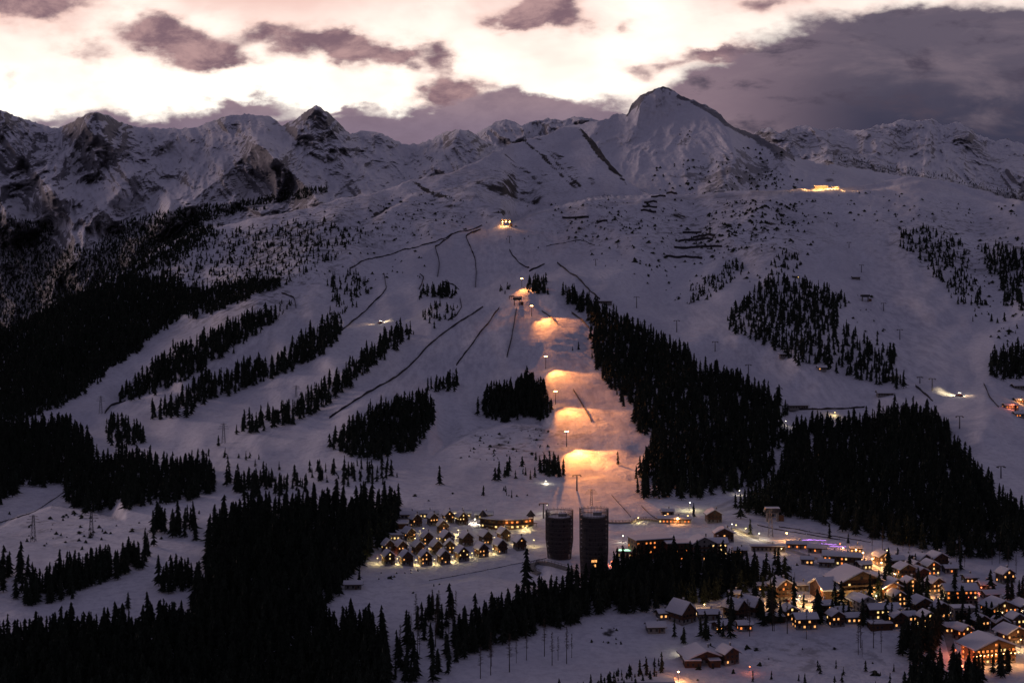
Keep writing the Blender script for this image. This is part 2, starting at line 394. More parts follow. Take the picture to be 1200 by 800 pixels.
# the far side of the mountain falls away behind its skyline
sk = []
for k_, (dy, dz) in enumerate(((60, -20), (250, -130), (700, -420), (1100, -650))):
    yy = Yw[-1] + dy; sk.append((Xw[-1] * yy / Yw[-1], yy, Zw[-1] + dz))
Xa = np.vstack([Xw] + [s[0][None] for s in sk]); Ya = np.vstack([Yw] + [s[1][None] for s in sk]); Za = np.vstack([Zw] + [s[2][None] for s in sk])
PXa = np.vstack([PX] + [PX[-1:]] * 4); PYa = np.vstack([PY] + [PY[-1:]] * 4)
rock = 1.18 * blobs(PXa, PYa, ROCK1); scr = blobs(PXa, PYa, SCRUB1) * (1 + .0 * PXa); grm = blobs(PXa, PYa, GROOM)
trk = np.zeros_like(PXa)
for pts, wd, k_ in TRACKS: trk = np.maximum(trk, k_ * sstep(wd + 1, wd * .5, polyline_d(PXa, PYa, pts)))
me = mesh_np('ground', np.stack([Xa, Ya, Za], -1).reshape(-1, 3), grid_faces(NR + 4, NC), [M['ground']], None, True,
             {'rock': rock.ravel(), 'scrub': scr.ravel(), 'groom': grm.ravel(), 'track': trk.ravel()})
tag(link('ground', me), kind='structure')
# wide valley floor out to the horizon
s_ = 26000.0
me = mesh_np('valley_floor', np.array([(-s_, 900, -520), (s_, 900, -520), (s_, 2 * s_, -520), (-s_, 2 * s_, -520)]), np.array([[0, 1, 2, 3]]), [M['ground']], None, False,
             {'rock': np.zeros(4), 'scrub': np.zeros(4), 'groom': np.zeros(4), 'track': np.zeros(4)})
tag(link('valley_floor', me), kind='structure')

FAR = []; ROCKS = []
def mountain(name, sky_pts, bottom, D_top, D_bot, amp, wl, rocks, scrubs, seed, jag=1.3, xr=None, step=1.6, base_rock=.25, curve=1.0, gully=0.0, ridges=(), rims=()):
    x0, x1 = xr; px = np.arange(x0, x1 + 1, step)
    p = np.array(sky_pts, float)
    top = np.interp(px, p[:, 0], p[:, 1]) + jag * (fbm(px / 13. + seed, np.zeros_like(px) + seed, 3, .6) - 1.5 * (ridged(px / 9. + seed, np.zeros_like(px) + 2 * seed, 4, .65) - .35))
    bot = np.interp(px, *np.array(bottom, float).T)
    nr = int(max(60, (bot - top).max() / 1.5)); t_ = np.linspace(0, 1, nr)
    PXm = np.repeat(px[None], nr, 0); PYm = bot + (top - bot) * t_[:, None]
    dt = np.interp(px, *np.array(D_top, float).T) if not np.isscalar(D_top) else np.full_like(px, D_top)
    db = np.interp(px, *np.array(D_bot, float).T) if not np.isscalar(D_bot) else np.full_like(px, D_bot)
    ker = np.hanning(61); ker /= ker.sum(); ts = np.convolve(np.pad(top, 30, mode='edge'), ker, 'valid')[:len(top)]; bs = np.convolve(np.pad(bot, 30, mode='edge'), ker, 'valid')[:len(top)]
    tq = np.clip((bs - PYm) / (bs - ts), 0, 1.4); D = db + (dt - db) * tq ** curve
    env = sstep(0, .08, t_)[:, None] * (1 - .55 * sstep(.93, 1., t_)[:, None])
    wx = fbm(PXm / wl / 1.4 + seed, PYm / wl / 1.4, 3) * .5
    rel = ridged(PXm / wl + seed + wx, PYm / wl * .75 + wx, 8, .60) - .35
    rel2 = fbm(PXm / (wl * .22) + seed, PYm / (wl * .3), 4, .6)
    D = D - env * (amp * rel + amp * .16 * rel2)
    for pts, a_, w_ in ridges:       # spurs that come forward
        D = D - a_ * np.clip(1 - polyline_d(PXm + 5 * wx, PYm + 4 * rel2, pts) / w_, 0, 1) ** 1.25
    xx = (PXm - HX) / F * D; zz = (HY - PYm) / F * D
    xs, ys, zs = [xx], [D], [zz]
    for dy, dz in ((120, -60), (900, -600), (2200, -1500)):
        yy = D[-1] + dy; xs.append((xx[-1] * yy / D[-1])[None]); ys.append(yy[None]); zs.append((zz[-1] + dz)[None])
    xs, ys, zs = np.vstack(xs), np.vstack(ys), np.vstack(zs)
    PXm = np.vstack([PXm] + [PXm[-1:]] * 3); PYm = np.vstack([PYm] + [PYm[-1:]] * 3)
    if scrubs:
        rg = np.random.default_rng(int(seed * 10)); w0 = blobs(PXm, PYm, scrubs); nz = .9 * fbm(xs / 260., ys / 420. + seed, 4); mid = name == 'mountain_middle_peak'
        ok = (w0 * .9 + nz > .36) & (w0 > .22); ok[-3:] = False; ii = np.argwhere(ok); ii = ii[rg.random(len(ii)) < (.05 if mid else .36 if seed < 5 else .22)]
        for r_, c_ in ii:
            hh = rg.uniform(3, 8) if mid else rg.uniform(8, 19) if seed < 5 else rg.uniform(5, 10)
            (ROCKS if mid else FAR).append((xs[r_, c_] + rg.uniform(-8, 8), ys[r_, c_], zs[r_, c_] - .5, hh, rg.uniform(.8, 1.2), rg.uniform(0, 6)))
    wx3 = fbm(PXm / 8., PYm / 8., 3); r3 = fbm(PXm / 5. + 9, PYm / 5., 3)
    rk = np.clip(base_rock + blobs(PXm, PYm, rocks) - blobs(PXm, PYm, [r for r in rocks if r[4] < 0] and [(a, b, c_, d_, -e, f_) for a, b, c_, d_, e, f_ in rocks if e < 0] or [(0, 0, 1, 1, 0, 0)]), -1.2, 1.2)
    for pts, k_, w_ in rims: rk = np.clip(rk + k_ * np.exp(-(polyline_d(PXm + 2 * wx3, PYm + 1.5 * r3, pts) / w_) ** 2), -1.2, 1.5)
    sc = blobs(PXm, PYm, scrubs) if scrubs else np.zeros_like(PXm)
    me = mesh_np(name, np.stack([xs, ys, zs], -1).reshape(-1, 3), grid_faces(PXm.shape[0], PXm.shape[1]), [M['peak']], None, True,
                 {'rock': rk.ravel(), 'scrub': sc.ravel()})
    return tag(link(name, me), kind='structure')

SKY_L = [(-160, 120), (-60, 118), (0, 129), (30, 140), (68, 151), (85, 142), (100, 134), (112, 131), (125, 134), (140, 143), (160, 149), (200, 151), (230, 150), (245, 143), (265, 136),
         (290, 134), (312, 136), (322, 140), (331, 148), (345, 141), (358, 131), (371, 124), (385, 132), (400, 147), (410, 158), (425, 152), (445, 156), (462, 164), (478, 170), (500, 166), (520, 156),
         (540, 151), (552, 154), (566, 165), (590, 174), (640, 190)]
mountain('mountain_far_left', SKY_L, [(-160, 500), (0, 410), (100, 360), (233, 290), (400, 250), (640, 215)], [(-160, 7800), (640, 7000)], [(-160, 3900), (233, 4300), (640, 4700)],
         420, 62., [(20, 185, 75, 45, .62, 15), (130, 172, 45, 34, .55, 0), (325, 205, 60, 22, .42, 20), (372, 150, 40, 20, .42, 0), (430, 190, 60, 30, .2, 0), (40, 300, 90, 30, .5, 20), (300, 146, 45, 8, .4, 0),
                    (535, 168, 34, 14, .4, 0), (215, 175, 70, 16, -.75, 28), (150, 235, 100, 12, -.8, 12), (60, 262, 60, 7, -.7, 15), (260, 165, 30, 10, -.5, 20), (410, 200, 30, 12, -.4, 30), (460, 185, 30, 10, -.3, 0)],
         [(200, 262, 80, 13, .9, -10), (20, 340, 100, 60, 1.9, 0), (300, 240, 80, 7, .8, -12), (150, 300, 100, 26, 1.4, -22), (0, 285, 45, 28, 1.2, 20)], 2.1, 2.0, (-160, 640), 1.6, .2, .9,
         ridges=[([(112, 131), (128, 165), (150, 205)], 520, 42), ([(112, 131), (80, 180), (60, 225)], 420, 36), ([(371, 124), (345, 165), (318, 190)], 560, 46), ([(371, 124), (402, 172), (440, 215)], 480, 40), ([(303, 168), (345, 205), (378, 242)], 560, 34), ([(303, 168), (255, 212), (205, 250)], 480, 34),
                 ([(0, 129), (25, 180), (70, 235)], 520, 40), ([(265, 136), (262, 165), (230, 200)], 260, 26), ([(445, 156), (455, 190)], 300, 26), ([(540, 151), (520, 185), (500, 200)], 380, 30), ([(540, 151), (565, 185)], 300, 24), ([(-60, 118), (-30, 190), (10, 250)], 520, 46),
                 ([(140, 225), (100, 270), (90, 320)], 400, 30), ([(200, 240), (190, 265), (160, 290)], 300, 26)])
mountain('mountain_far_middle', [(470, 175), (545, 166), (565, 153), (580, 143), (593, 139), (603, 142), (612, 147), (625, 143), (640, 139), (655, 141), (668, 138), (682, 137), (700, 141), (760, 150)],
         [(470, 215), (760, 235)], 10500, 7500, 700, 40., [(650, 150, 40, 12, .45, 0)], None, 5.7, 1.6, (470, 760), 1.6, .2, 1.0)
mountain('mountain_middle_peak', [(600, 175), (640, 160), (665, 148), (690, 143), (702, 141), (712, 140), (720, 134), (735, 134), (740, 122), (750, 111), (762, 107), (777, 101), (787, 105), (798, 112), (815, 118), (832, 126), (845, 134),
          (850, 142), (862, 150), (875, 155), (890, 160), (905, 168), (930, 183), (960, 192), (1000, 196), (1050, 205), (1130, 222)],
         [(600, 260), (1130, 270)], [(600, 4700), (777, 5200), (1130, 4300)], [(600, 3700), (860, 3300), (1130, 3300)], 150, 110.,
         [(827, 127, 38, 5, 1.3, 30), (752, 116, 18, 4.5, 1.7, -45), (874, 157, 36, 6, 1.3, 25), (900, 168, 26, 8, 1.5, 20), (690, 160, 20, 8, .9, 50), (895, 200, 12, 14, 1.1, 30), (975, 205, 14, 9, 1.3, -60), (912, 180, 30, 12, 1.1, 35),
          (860, 205, 60, 25, .45, 0), (770, 170, 60, 60, -.35, 0), (780, 210, 60, 20, -.2, 0)], [(850, 205, 80, 32, .9, 0), (760, 180, 20, 20, .6, 0), (800, 165, 20, 14, .5, 0)],
         9.3, 1.5, (600, 1130), 1.6, -.50, 1.2, ridges=[([(777, 99), (835, 126), (905, 168), (970, 196)], 320, 60), ([(777, 99), (742, 122), (700, 142)], 160, 34), ([(852, 150), (862, 190), (850, 225)], 130, 34), ([(905, 168), (925, 200)], 110, 24)],
         rims=[([(737, 134), (741, 121), (752, 111), (777, 101), (792, 107)], 1.5, 2.2), ([(797, 112), (815, 121), (834, 130), (850, 143)], 1.5, 3.6), ([(850, 143), (872, 155), (900, 167), (930, 184)], 1.15, 3), ([(880, 150), (905, 162), (915, 178)], 1.0, 8), ([(690, 143), (712, 141), (735, 135)], .9, 2.5)])
mountain('mountain_far_right', [(850, 165), (880, 160), (893, 151), (903, 149), (914, 156), (930, 150), (945, 147), (965, 153), (985, 151), (1000, 154), (1012, 152), (1025, 148), (1040, 145), (1052, 141), (1062, 140), (1080, 142), (1092, 139),
          (1104, 147), (1117, 143), (1122, 143), (1135, 151), (1152, 161), (1165, 166), (1180, 163), (1200, 170), (1260, 172), (1360, 160)],
         [(850, 240), (1100, 232), (1200, 262), (1360, 320)], [(850, 6600), (1100, 8000), (1360, 7400)], [(850, 4300), (1360, 4000)], 480, 52.,
         [(930, 165, 40, 14, .5, 10), (1060, 160, 50, 16, .45, 20), (1140, 175, 40, 14, .55, 45), (1000, 185, 70, 18, .4, 20), (1085, 190, 40, 10, -.4, 0), (1080, 160, 30, 10, -.2, 0), (1160, 200, 60, 14, .3, 25)],
         [(1170, 232, 70, 10, 1.3, 12), (1060, 205, 110, 10, .8, 12)], 14.2, 2.0, (850, 1360), 1.6, .36, 1.0, ridges=[([(1055, 141), (1020, 180), (960, 205)], 420, 34), ([(1120, 143), (1150, 180), (1200, 210)], 480, 36), ([(903, 150), (940, 180), (1020, 205), (1120, 225)], 420, 24), ([(1092, 139), (1085, 175), (1110, 200)], 360, 28), ([(1012, 152), (1040, 185), (1100, 212)], 320, 24), ([(950, 148), (975, 175)], 300, 22), ([(1180, 163), (1200, 195)], 260, 24)])

# ------------------------------------------------------------------ mesh builder
class MB:
    def __init__(s): s.v = []; s.f = []; s.m = []; s.mats = []
    def mi(s, m):
        if m not in s.mats: s.mats.append(m)
        return s.mats.index(m)
    def add(s, vs_, fs, mat):
        b = len(s.v); i = s.mi(mat); s.v += [tuple(v) for v in vs_]
        for f in fs: s.f.append([b + k for k in f]); s.m.append(i)
    def box(s, c, size, mat, rz=0.0, taper=1.0):
        hx, hy, hz = size[0] / 2, size[1] / 2, size[2] / 2; ca, sa = math.cos(rz), math.sin(rz); vv = []
        for z, k in ((-hz, 1.0), (hz, taper)):
            for x, y in ((-hx, -hy), (hx, -hy), (hx, hy), (-hx, hy)):
                x, y = x * k, y * k; vv.append((c[0] + x * ca - y * sa, c[1] + x * sa + y * ca, c[2] + z))
        s.add(vv, [(0, 3, 2, 1), (4, 5, 6, 7), (0, 1, 5, 4), (1, 2, 6, 5), (2, 3, 7, 6), (3, 0, 4, 7)], mat)
    def prism(s, pts, n0, n1, mat, axis='y'):
        """polygon pts (a, z) pushed from n0 to n1 along the axis"""
        k = len(pts); vv = []
        for n in (n0, n1):
            for a, z in pts: vv.append((a, n, z) if axis == 'y' else (n, a, z))
        fs = [tuple(range(k)), tuple(range(2 * k - 1, k - 1, -1))] + [(i, i + k, (i + 1) % k + k, (i + 1) % k) for i in range(k)]
        s.add(vv, fs, mat)
    def bar(s, p, q, r, mat, n=6, r2=None):
        p, q = Vector(p), Vector(q); dd = (q - p).normalized(); a = dd.orthogonal().normalized(); b = dd.cross(a); r2 = r if r2 is None else r2
        vv = [p + (a * math.cos(2 * math.pi * i / n) + b * math.sin(2 * math.pi * i / n)) * r for i in range(n)] + \
             [q + (a * math.cos(2 * math.pi * i / n) + b * math.sin(2 * math.pi * i / n)) * r2 for i in range(n)]
        s.add(vv, [(i, (i + 1) % n, (i + 1) % n + n, i + n) for i in range(n)] + [tuple(range(n - 1, -1, -1)), tuple(range(n, 2 * n))], mat)
    def lathe(s, prof, mat, n=24, c=(0, 0, 0), cap=True):
        vv = []
        for r, z in prof:
            for i in range(n):
                a = 2 * math.pi * i / n; vv.append((c[0] + r * math.cos(a), c[1] + r * math.sin(a), c[2] + z))
        fs = []
        for j in range(len(prof) - 1):
            for i in range(n): fs.append((j * n + i, j * n + (i + 1) % n, (j + 1) * n + (i + 1) % n, (j + 1) * n + i))
        if cap: fs.append(tuple(range(n - 1, -1, -1))); k = (len(prof) - 1) * n; fs.append(tuple(range(k, k + n)))
        s.add(vv, fs, mat)
    def ball(s, c, r, mat, n=8):
        s.lathe([(max(.02, r * math.sin(math.pi * j / n)), -r * math.cos(math.pi * j / n)) for j in range(n + 1)], mat, n * 2, c)
    def mesh(s, name):
        me = bpy.data.meshes.new(name); me.from_pydata(s.v, [], s.f)
        for m in s.mats: me.materials.append(m)
        me.polygons.foreach_set('material_index', s.m); me.update(); return me
    def build(s, name, parent=None, loc=None): return link(name, s.mesh(name), parent, loc)
def empty(name, loc, label, cat, group=None, rz=0.0, sc=1.0):
    o = bpy.data.objects.new(name, None); col.objects.link(o); o.location = loc; o.rotation_euler = (0, 0, rz); o.scale = (sc, sc, sc)
    o.empty_display_size = .5
    return tag(o, label, cat, group)
def copy_tree(o, parent=None):
    c_ = o.copy(); col.objects.link(c_); c_.parent = parent
    for ch in list(o.children): copy_tree(ch, c_)
    return c_
def light(parent, loc, power, color, r=.25, spot=None):
    ld = bpy.data.lights.new('lamp_light', 'SPOT' if spot else 'POINT'); ld.energy = power; ld.color = color; ld.shadow_soft_size = r
    o = bpy.data.objects.new('lamp_light', ld); col.objects.link(o); o.location = loc
    if parent is not None: o.parent = parent
    if spot:
        ld.spot_size = R(spot[0]); ld.spot_blend = spot[1]; o.rotation_euler = Vector(spot[2]).to_track_quat('-Z', 'Y').to_euler()
    return o
YEL, WRM, ORG, RED, WHT = (1, .72, .30), (1, .55, .22), (1, .42, .13), (1, .22, .10), (1, .88, .62)
rnd = random.Random(5)

# ------------------------------------------------------------------ houses
_wm = {}
def window_mesh(mat, ww, wh):
    k = (mat.name, ww, wh)
    if k not in _wm:
        b = MB(); b.box((0, .02, 0), (ww, .10, wh), mat)
        for sx in (-1, 1): b.box((sx * (ww / 2 + .07), 0, 0), (.14, .22, wh + .28), M['slate'])
        for sz in (-1, 1): b.box((0, 0, sz * (wh / 2 + .07)), (ww, .22, .14), M['slate'])
        b.box((0, -.045, 0), (.07, .05, wh), M['slate'])
        _wm[k] = b.mesh('window')
    return _wm[k]
def house(px, py, W, L, floors, rot, label, wall='wood', lit=.4, glow='warm', ridge='y', pitch=28, cat='chalet', name='chalet', group=None,
          balcony=True, chimney=True, fh=2.8, side=True, ww=1.1, wh=1.3, cols=None, flat=False, stone_base=True, sink=2.0, over=1.1, lift=0.0, loc=None):
    if 840 < px and py > 625 and W > 9 and loc is None: W *= .82; L *= .82
    o = empty(name, loc if loc is not None else P(px, py) + Vector((0, 0, lift)), label, cat, group, R(rot))
    H = floors * fh + .6
    tp_ = math.tan(R(pitch)); half = (W if ridge == 'y' else L) / 2; rise = half * tp_
    b = MB(); pts = [(-half, -sink), (half, -sink), (half, H), (0, H + (0 if flat else rise)), (-half, H)]
    if flat: pts = [(-half, -sink), (half, -sink), (half, H), (-half, H)]
    ext = (L if ridge == 'y' else W) / 2
    b.prism(pts, -ext, ext, M[wall], ridge)
    b.build('wall', o)
    if stone_base and not flat and wall != 'plaster':
        b = MB(); t_ = .12; b.box((0, 0, (fh * .8 - sink) / 2), (W + 2 * t_, L + 2 * t_, fh * .8 + sink), M['plaster' if wall == 'wood_lt' else 'stone']); b.build('foundation', o)
    # roof: dark eaves carrying a thick bed of snow
    e0, e1 = -ext - over, ext + over
    if flat:
        b = MB(); b.box((0, 0, H + .15), (W + .9, L + .9, .3), M['slate']); r_ = b.build('roof', o)
        b = MB(); b.box((0, 0, H + .55), (W + .5, L + .5, .5), M['roof_snow'], taper=.985); b.build('snow', r_)
    else:
        he = half + over; b = MB()
        for s_1 in (-1, 1):
            b.prism([(0, H + rise + .02), (s_1 * he, H - over * tp_ + .02), (s_1 * he, H - over * tp_ + .30), (0, H + rise + .30)][::s_1], e0, e1, M['slate'], ridge)
        r_ = b.build('roof', o); b = MB()
        hs = he - .12; d_ = .60
        b.prism([(-hs, H - over * tp_ + .34), (0, H + rise + .34), (hs, H - over * tp_ + .34), (hs + .06, H - over * tp_ + .34 + d_ * .7), (hs * .5, H + rise * .5 + .36 + d_), (0, H + rise + .34 + d_ * .8),
                 (-hs * .5, H + rise * .5 + .36 + d_), (-hs - .06, H - over * tp_ + .34 + d_ * .7)], e0 + .12, e1 - .12, M['roof_snow'], ridge)
        b.build('snow', r_)
        if chimney:
            b = MB(); cx, cy = (half * .45, ext * .2) if ridge == 'y' else (ext * .3, half * .35)
            b.box((cx, cy, H + rise * .8 + .9), (.8, .8, 2.4), M['stone']); b.box((cx, cy, H + rise * .8 + 2.3), (1.0, 1.0, .35), M['roof_snow']); b.build('chimney', r_)
    if balcony:
        for k in range(1, floors):
            b = MB(); wb = W * (.96 if not flat else .9); z = k * fh + .35
            b.box((0, -L / 2 - .75, z), (wb, 1.3, .16), M['slate']); b.box((0, -L / 2 - 1.36, z + .55), (wb, .08, .85), M['wood'])
            for s_1 in (-1, 1): b.box((s_1 * (wb / 2 - .05), -L / 2 - .75, z + .55), (.08, 1.2, .85), M['wood'])
            b.build('balcony', o)
    # door and windows
    b = MB(); dx = W * .18; yd = -L / 2 - .14 - (.1 if stone_base else 0)
    b.box((dx, yd, 1.05), (1.0, .12, 2.1), M['wood']); b.box((dx + .38, yd - .09, 1.05), (.06, .08, .2), M['steel']); b.build('door', o)
    nc = cols or max(2, int(W / 2.6))
    def put(x, y, z, rz, p):
        on = rnd.random() < p
        mt = M[glow if rnd.random() < .8 else 'yellow'] if on else M['glass']
        q = link('window', window_mesh(mt, ww, wh), o); q.location = (x, y, z); q.rotation_euler = (0, 0, rz)
    for k in range(floors):
        z = k * fh + 1.55
        for i in range(nc):
            x = (i + .5) / nc * W - W / 2
            if k == 0 and abs(x - dx) < 1.2: continue
            put(x, -L / 2 - .10 - (.12 if k == 0 and stone_base else 0), z, 0, lit)
    if ridge == 'y' and not flat and rise > 2.2: put(0, -L / 2 - .10, H + rise * .3, 0, lit)
    if side:
        s_1 = -1 if rot > 0 else 1; ns = max(2, int(L / 4))
        for k in range(floors):
            for i in range(ns): put(s_1 * (W / 2 + .10 + (.12 if k == 0 and stone_base else 0)), (i + .5) / ns * L - L / 2, k * fh + 1.55, -s_1 * math.pi / 2 if s_1 < 0 else math.pi / 2, lit * .6)
    return o
def lamp(px, py, h, power, color, label, kind='yellow_l', head=.28, group=None, r=.3, name='street_lamp', cat='street lamp', arm=True):
    o = empty(name, P(px, py), label, cat, group, rnd.uniform(-.5, .5))
    b = MB(); b.bar((0, 0, -.5), (0, 0, h - .2), .09, M['darksteel'], 6, .06)
    if arm: b.bar((0, 0, h - .2), (0, -.9, h + .1), .05, M['darksteel'], 5)
    b.build('pole', o)
    y = -.9 if arm else 0
    b = MB(); b.lathe([(.08, .30), (head * 1.3, .12), (head * 1.35, .06)], M['darksteel'], 10, (0, y, h)); b.build('lamp_cap', o)
    b = MB(); b.ball((0, y, h - head * .4), head, M[kind], 5); b.build('bulb', o)
    if power: light(o, (0, y, h - head - .35), power * (1.8 if 695 < py < 720 and px < 970 else 1.25), color, r)
    return o

# chalet village: 26 small chalets, each at its own spot
G_CH = 'dark timber chalets of the holiday village'
rowtxt = ['top row', 'second row', 'third row', 'fourth row', 'front row']
CH = [  # px, py of the base, row, rotation
    [(487, 616, 22), (507, 615, 24), (525, 612, 20), (541, 614, 23)],
    [(479, 632, 30), (519, 624, 10), ],
    [(500, 637, 25), (523, 637, 24), (546, 638, 26), (569, 636, 25), (590, 633, 22), (609, 643, 20)],
    [(455, 647, 25), (470, 648, 26), (490, 648, 24), (511, 648, 27), (527, 647, 8), (564, 651, 28), (586, 647, 24)],
    [(455, 661, 22), (476, 661, 24), (498, 661, 23), (520, 659, 21), (541, 656, 27)]]
ordn = ['first', 'second', 'third', 'fourth', 'fifth', 'sixth', 'seventh']
for ri, row in enumerate(CH):
    for ci, (x, y, rt) in enumerate(row):
        house(x, y, rnd.uniform(6.6, 8.0), rnd.uniform(6.4, 8.0), 2, rt + rnd.uniform(-3, 3), f'small snow-roofed timber chalet, {ordn[ci]} from the forest side in the {rowtxt[ri]}', lit=.34, glow='yellow' if rnd.random() < .5 else 'warm', pitch=43,
              group=G_CH, fh=2.6, cols=3, ww=.8, wh=.95, over=.8)
# flat and long service buildings of the chalet village
house(469, 618, 12, 8, 1, 4, 'low flat-roofed shed beside the orange fire at the forest edge', wall='wood', flat=True, balcony=False, cat='shed', name='shed', lit=.1)
house(467, 631, 13, 6, 1, 2, 'low flat-roofed garage with lit front below the shed', wall='plaster', flat=True, balcony=False, cat='garage', name='garage', lit=.7, glow='yellow')
house(480, 607, 13, 7, 1, 3, 'small long cabin behind the top row, nearest the orange fire', ridge='x', pitch=22, balcony=False, cat='cabin', name='cabin', lit=.2)
house(500, 605.5, 17, 7, 1, 2, 'long low cabin with lit windows behind the top row', ridge='x', pitch=22, balcony=False, cat='cabin', name='cabin', lit=.7, glow='yellow')
house(538, 605, 18, 7, 1, 1, 'long low cabin behind the row, right of the pointed gables', ridge='x', pitch=22, balcony=False, cat='cabin', name='cabin', lit=.5, glow='yellow')
house(567, 606, 13, 7, 1, 0, 'cabin with pointed roof beside the curved lodge', ridge='x', pitch=24, balcony=False, cat='cabin', name='cabin', lit=.5, glow='yellow')
# curved lodge
def curved_lodge():
    o = empty('lodge', P(594, 617), 'curved two-storey timber lodge with lit terrace above the chalets', 'lodge')
    n = 14; a0, a1 = R(-52), R(52); Rr, dp = 20.0, 9.0; cy = 12.0; k_ = 1.18
    def pt(a, r): return (math.sin(a) * r * k_, cy - math.cos(a) * r)
    def band(r0, r1, z0, z1, mat, nm, par, aa=a0, ab=a1, n=n):
        b = MB(); vv = []
        for i in range(n + 1):
            a = aa + (ab - aa) * i / n
            for r, z in ((r0, z0), (r1, z0), (r1, z1), (r0, z1)): x, y = pt(a, r); vv.append((x, y, z))
        fs = [(0, 1, 2, 3), (4 * n + 3, 4 * n + 2, 4 * n + 1, 4 * n)]
        for i in range(n):
            for j in range(4): q = i * 4; fs.append((q + j, q + 4 + j, q + 4 + (j + 1) % 4, q + (j + 1) % 4))
        b.add(vv, fs, mat); return b.build(nm, par)
    band(Rr - dp, Rr, -3, 3.2, M['wood'], 'ground_floor', o)
    band(Rr - dp + 1, Rr - .8, 3.2, 6.4, M['wood_lt'], 'upper_floor', o)
    band(Rr - dp - 1, Rr + 3.5, 3.2, 3.45, M['slate'], 'terrace', o, R(-56), R(56))
    r_ = band(Rr - dp - .2, Rr + .8, 6.4, 6.75, M['slate'], 'roof', o, R(-55), R(55)); band(Rr - dp, Rr + .5, 6.78, 7.5, M['roof_snow'], 'snow', r_, R(-54.5), R(54.5))
    for k in range(11):
        a = R(-50 + 10 * k)
        for r, z, p in ((Rr + .02, 1.6, .45), (Rr - .75, 4.9, .6)):
            x, y = pt(a, r); q = link('window', window_mesh(M['amber' if z > 3 else 'yellow'] if rnd.random() < p else M['glass'], 1.6, 1.3), o); q.location = (x, y, z); q.rotation_euler = (0, 0, a * .85)
    for k in range(12):
        b = MB(); x, y = pt(R(-54 + 9.8 * k), Rr + 3.2); b.box((x, y, .1), (.3, .3, 6.2), M['slate']); b.build('post', o)
    for s_1, h in ((-1, 9.0), (1, 9.5)):
        b = MB(); x = s_1 * 18; b.box((x, 3, 4.0), (4.2, 4.2, 8), M['wood']); b.lathe([(3.7, 8), (.1, 12.5)], M['slate'], 4, (x, 3, 0)); b.build('turret', o)
    light(o, (0, -11.5, 2.6), 900, YEL); light(o, (14, -7, 2.6), 700, YEL); light(o, (0, -10.5, 5.4), 500, ORG); light(o, (18, -4, 5.4), 500, ORG)
curved_lodge()

# village houses
house(915, 701, 14, 14, 3, 20, 'free-standing dark timber chalet above the lit street with spruces at both corners', pitch=32, lit=.25, glow='amber')
house(862, 722, 9, 12, 2, 38, 'steep-roofed chalet showing a white roof slope, just below the street', pitch=44, lit=0)
house(880, 719, 8, 12, 2, 42, 'narrow steep-roofed chalet right of its steep-roofed twin below the street', pitch=46, lit=0)
house(799, 726, 11, 13, 2, 35, 'lone steep-roofed chalet at the left end of the village street', pitch=46, lit=0)
house(943, 735, 15, 11, 2, 6, 'house with three lit windows among tall larches below the street', ridge='x', pitch=24, lit=.5)
house(907, 728, 14, 9, 1, 2, 'dark flat-roofed house below the parked cars', flat=True, balcony=False, lit=0, cat='house', name='house')
house(830, 724, 12, 8, 1, 4, 'low snow-covered house between the two steep-roofed chalets and the wood', ridge='x', pitch=20, balcony=False, lit=.1, cat='house', name='house')
house(964, 720, 12, 9, 2, 8, 'broad chalet right of the red street lamp glow', ridge='x', pitch=24, lit=.15)
house(1006, 714, 13, 12, 2, 14, 'gabled chalet directly below the big hotel', pitch=28, lit=.1)
house(934, 641, 17, 8, 1, -10, 'long low bar with orange lit front beside the ski run', ridge='x', pitch=16, balcony=False, lit=.8, glow='amber', wall='wood_lt', cat='bar', name='bar_building')
house(958, 646, 15, 9, 1, -14, 'bar hung with violet light strings on its eaves', ridge='x', pitch=22, balcony=False, lit=.3, glow='amber', cat='bar', name='bar_building')
house(975, 653, 14, 8, 1, -14, 'low hut with violet and amber lights below the bar', ridge='x', pitch=22, balcony=False, lit=.3, glow='amber', cat='bar', name='bar_building')
house(987, 661, 30, 10, 2, -16, 'long timber building with snow roof running down to the street corner', ridge='x', pitch=20, lit=.3, glow='amber', wall='wood_lt', cat='building', name='guest_house')
house(968, 663, 9, 6, 1, -14, 'small snow-covered shed left of the long timber building', ridge='x', pitch=18, balcony=False, lit=0, cat='shed', name='shed')
house(900, 645, 28, 5, 1, -2, 'long dark row of garages under snow beside the upper road', ridge='x', pitch=12, balcony=False, lit=0, cat='garage', name='garage', sink=1)
house(1034, 661, 12, 10, 2, 18, 'brightly lit chalet restaurant at the top of the street', pitch=28, lit=.95, wall='wood_lt', glow='warm')
house(1049, 665, 12, 10, 2, 12, 'dim chalet next to the brightly lit restaurant', ridge='x', pitch=24, lit=.3)
house(1063, 664, 10, 10, 2, 24, 'white-roofed chalet, second right of the bright restaurant', pitch=30, lit=.1)
house(1079, 664, 12, 11, 2, 28, 'white-roofed chalet nearest below the dark spruce wood', pitch=30, lit=0)
house(1098, 663, 14, 11, 2, 20, 'wide-roofed chalet at the upper right end of the village', pitch=28, lit=0)
house(1060, 681, 13, 11, 3, 14, 'tall timber chalet with one amber window beside the dark trees', pitch=28, lit=.2, glow='amber')
house(1078, 680, 10, 10, 2, 16, 'chalet with a white corner lamp behind the dark trees', pitch=28, lit=.1)
house(1034, 724, 22, 12, 2, 6, 'dark broad house with yellow windows below the hotel', ridge='x', pitch=22, lit=.35, glow='yellow')
house(1012, 720, 12, 12, 3, 15, 'pale-walled gabled house left of the yellow-windowed house', pitch=28, lit=0, wall='plaster')
house(1031, 737, 16, 9, 1, 5, 'low flat snow-covered annex below the yellow-windowed house', flat=True, balcony=False, lit=.05, cat='annex', name='annex')
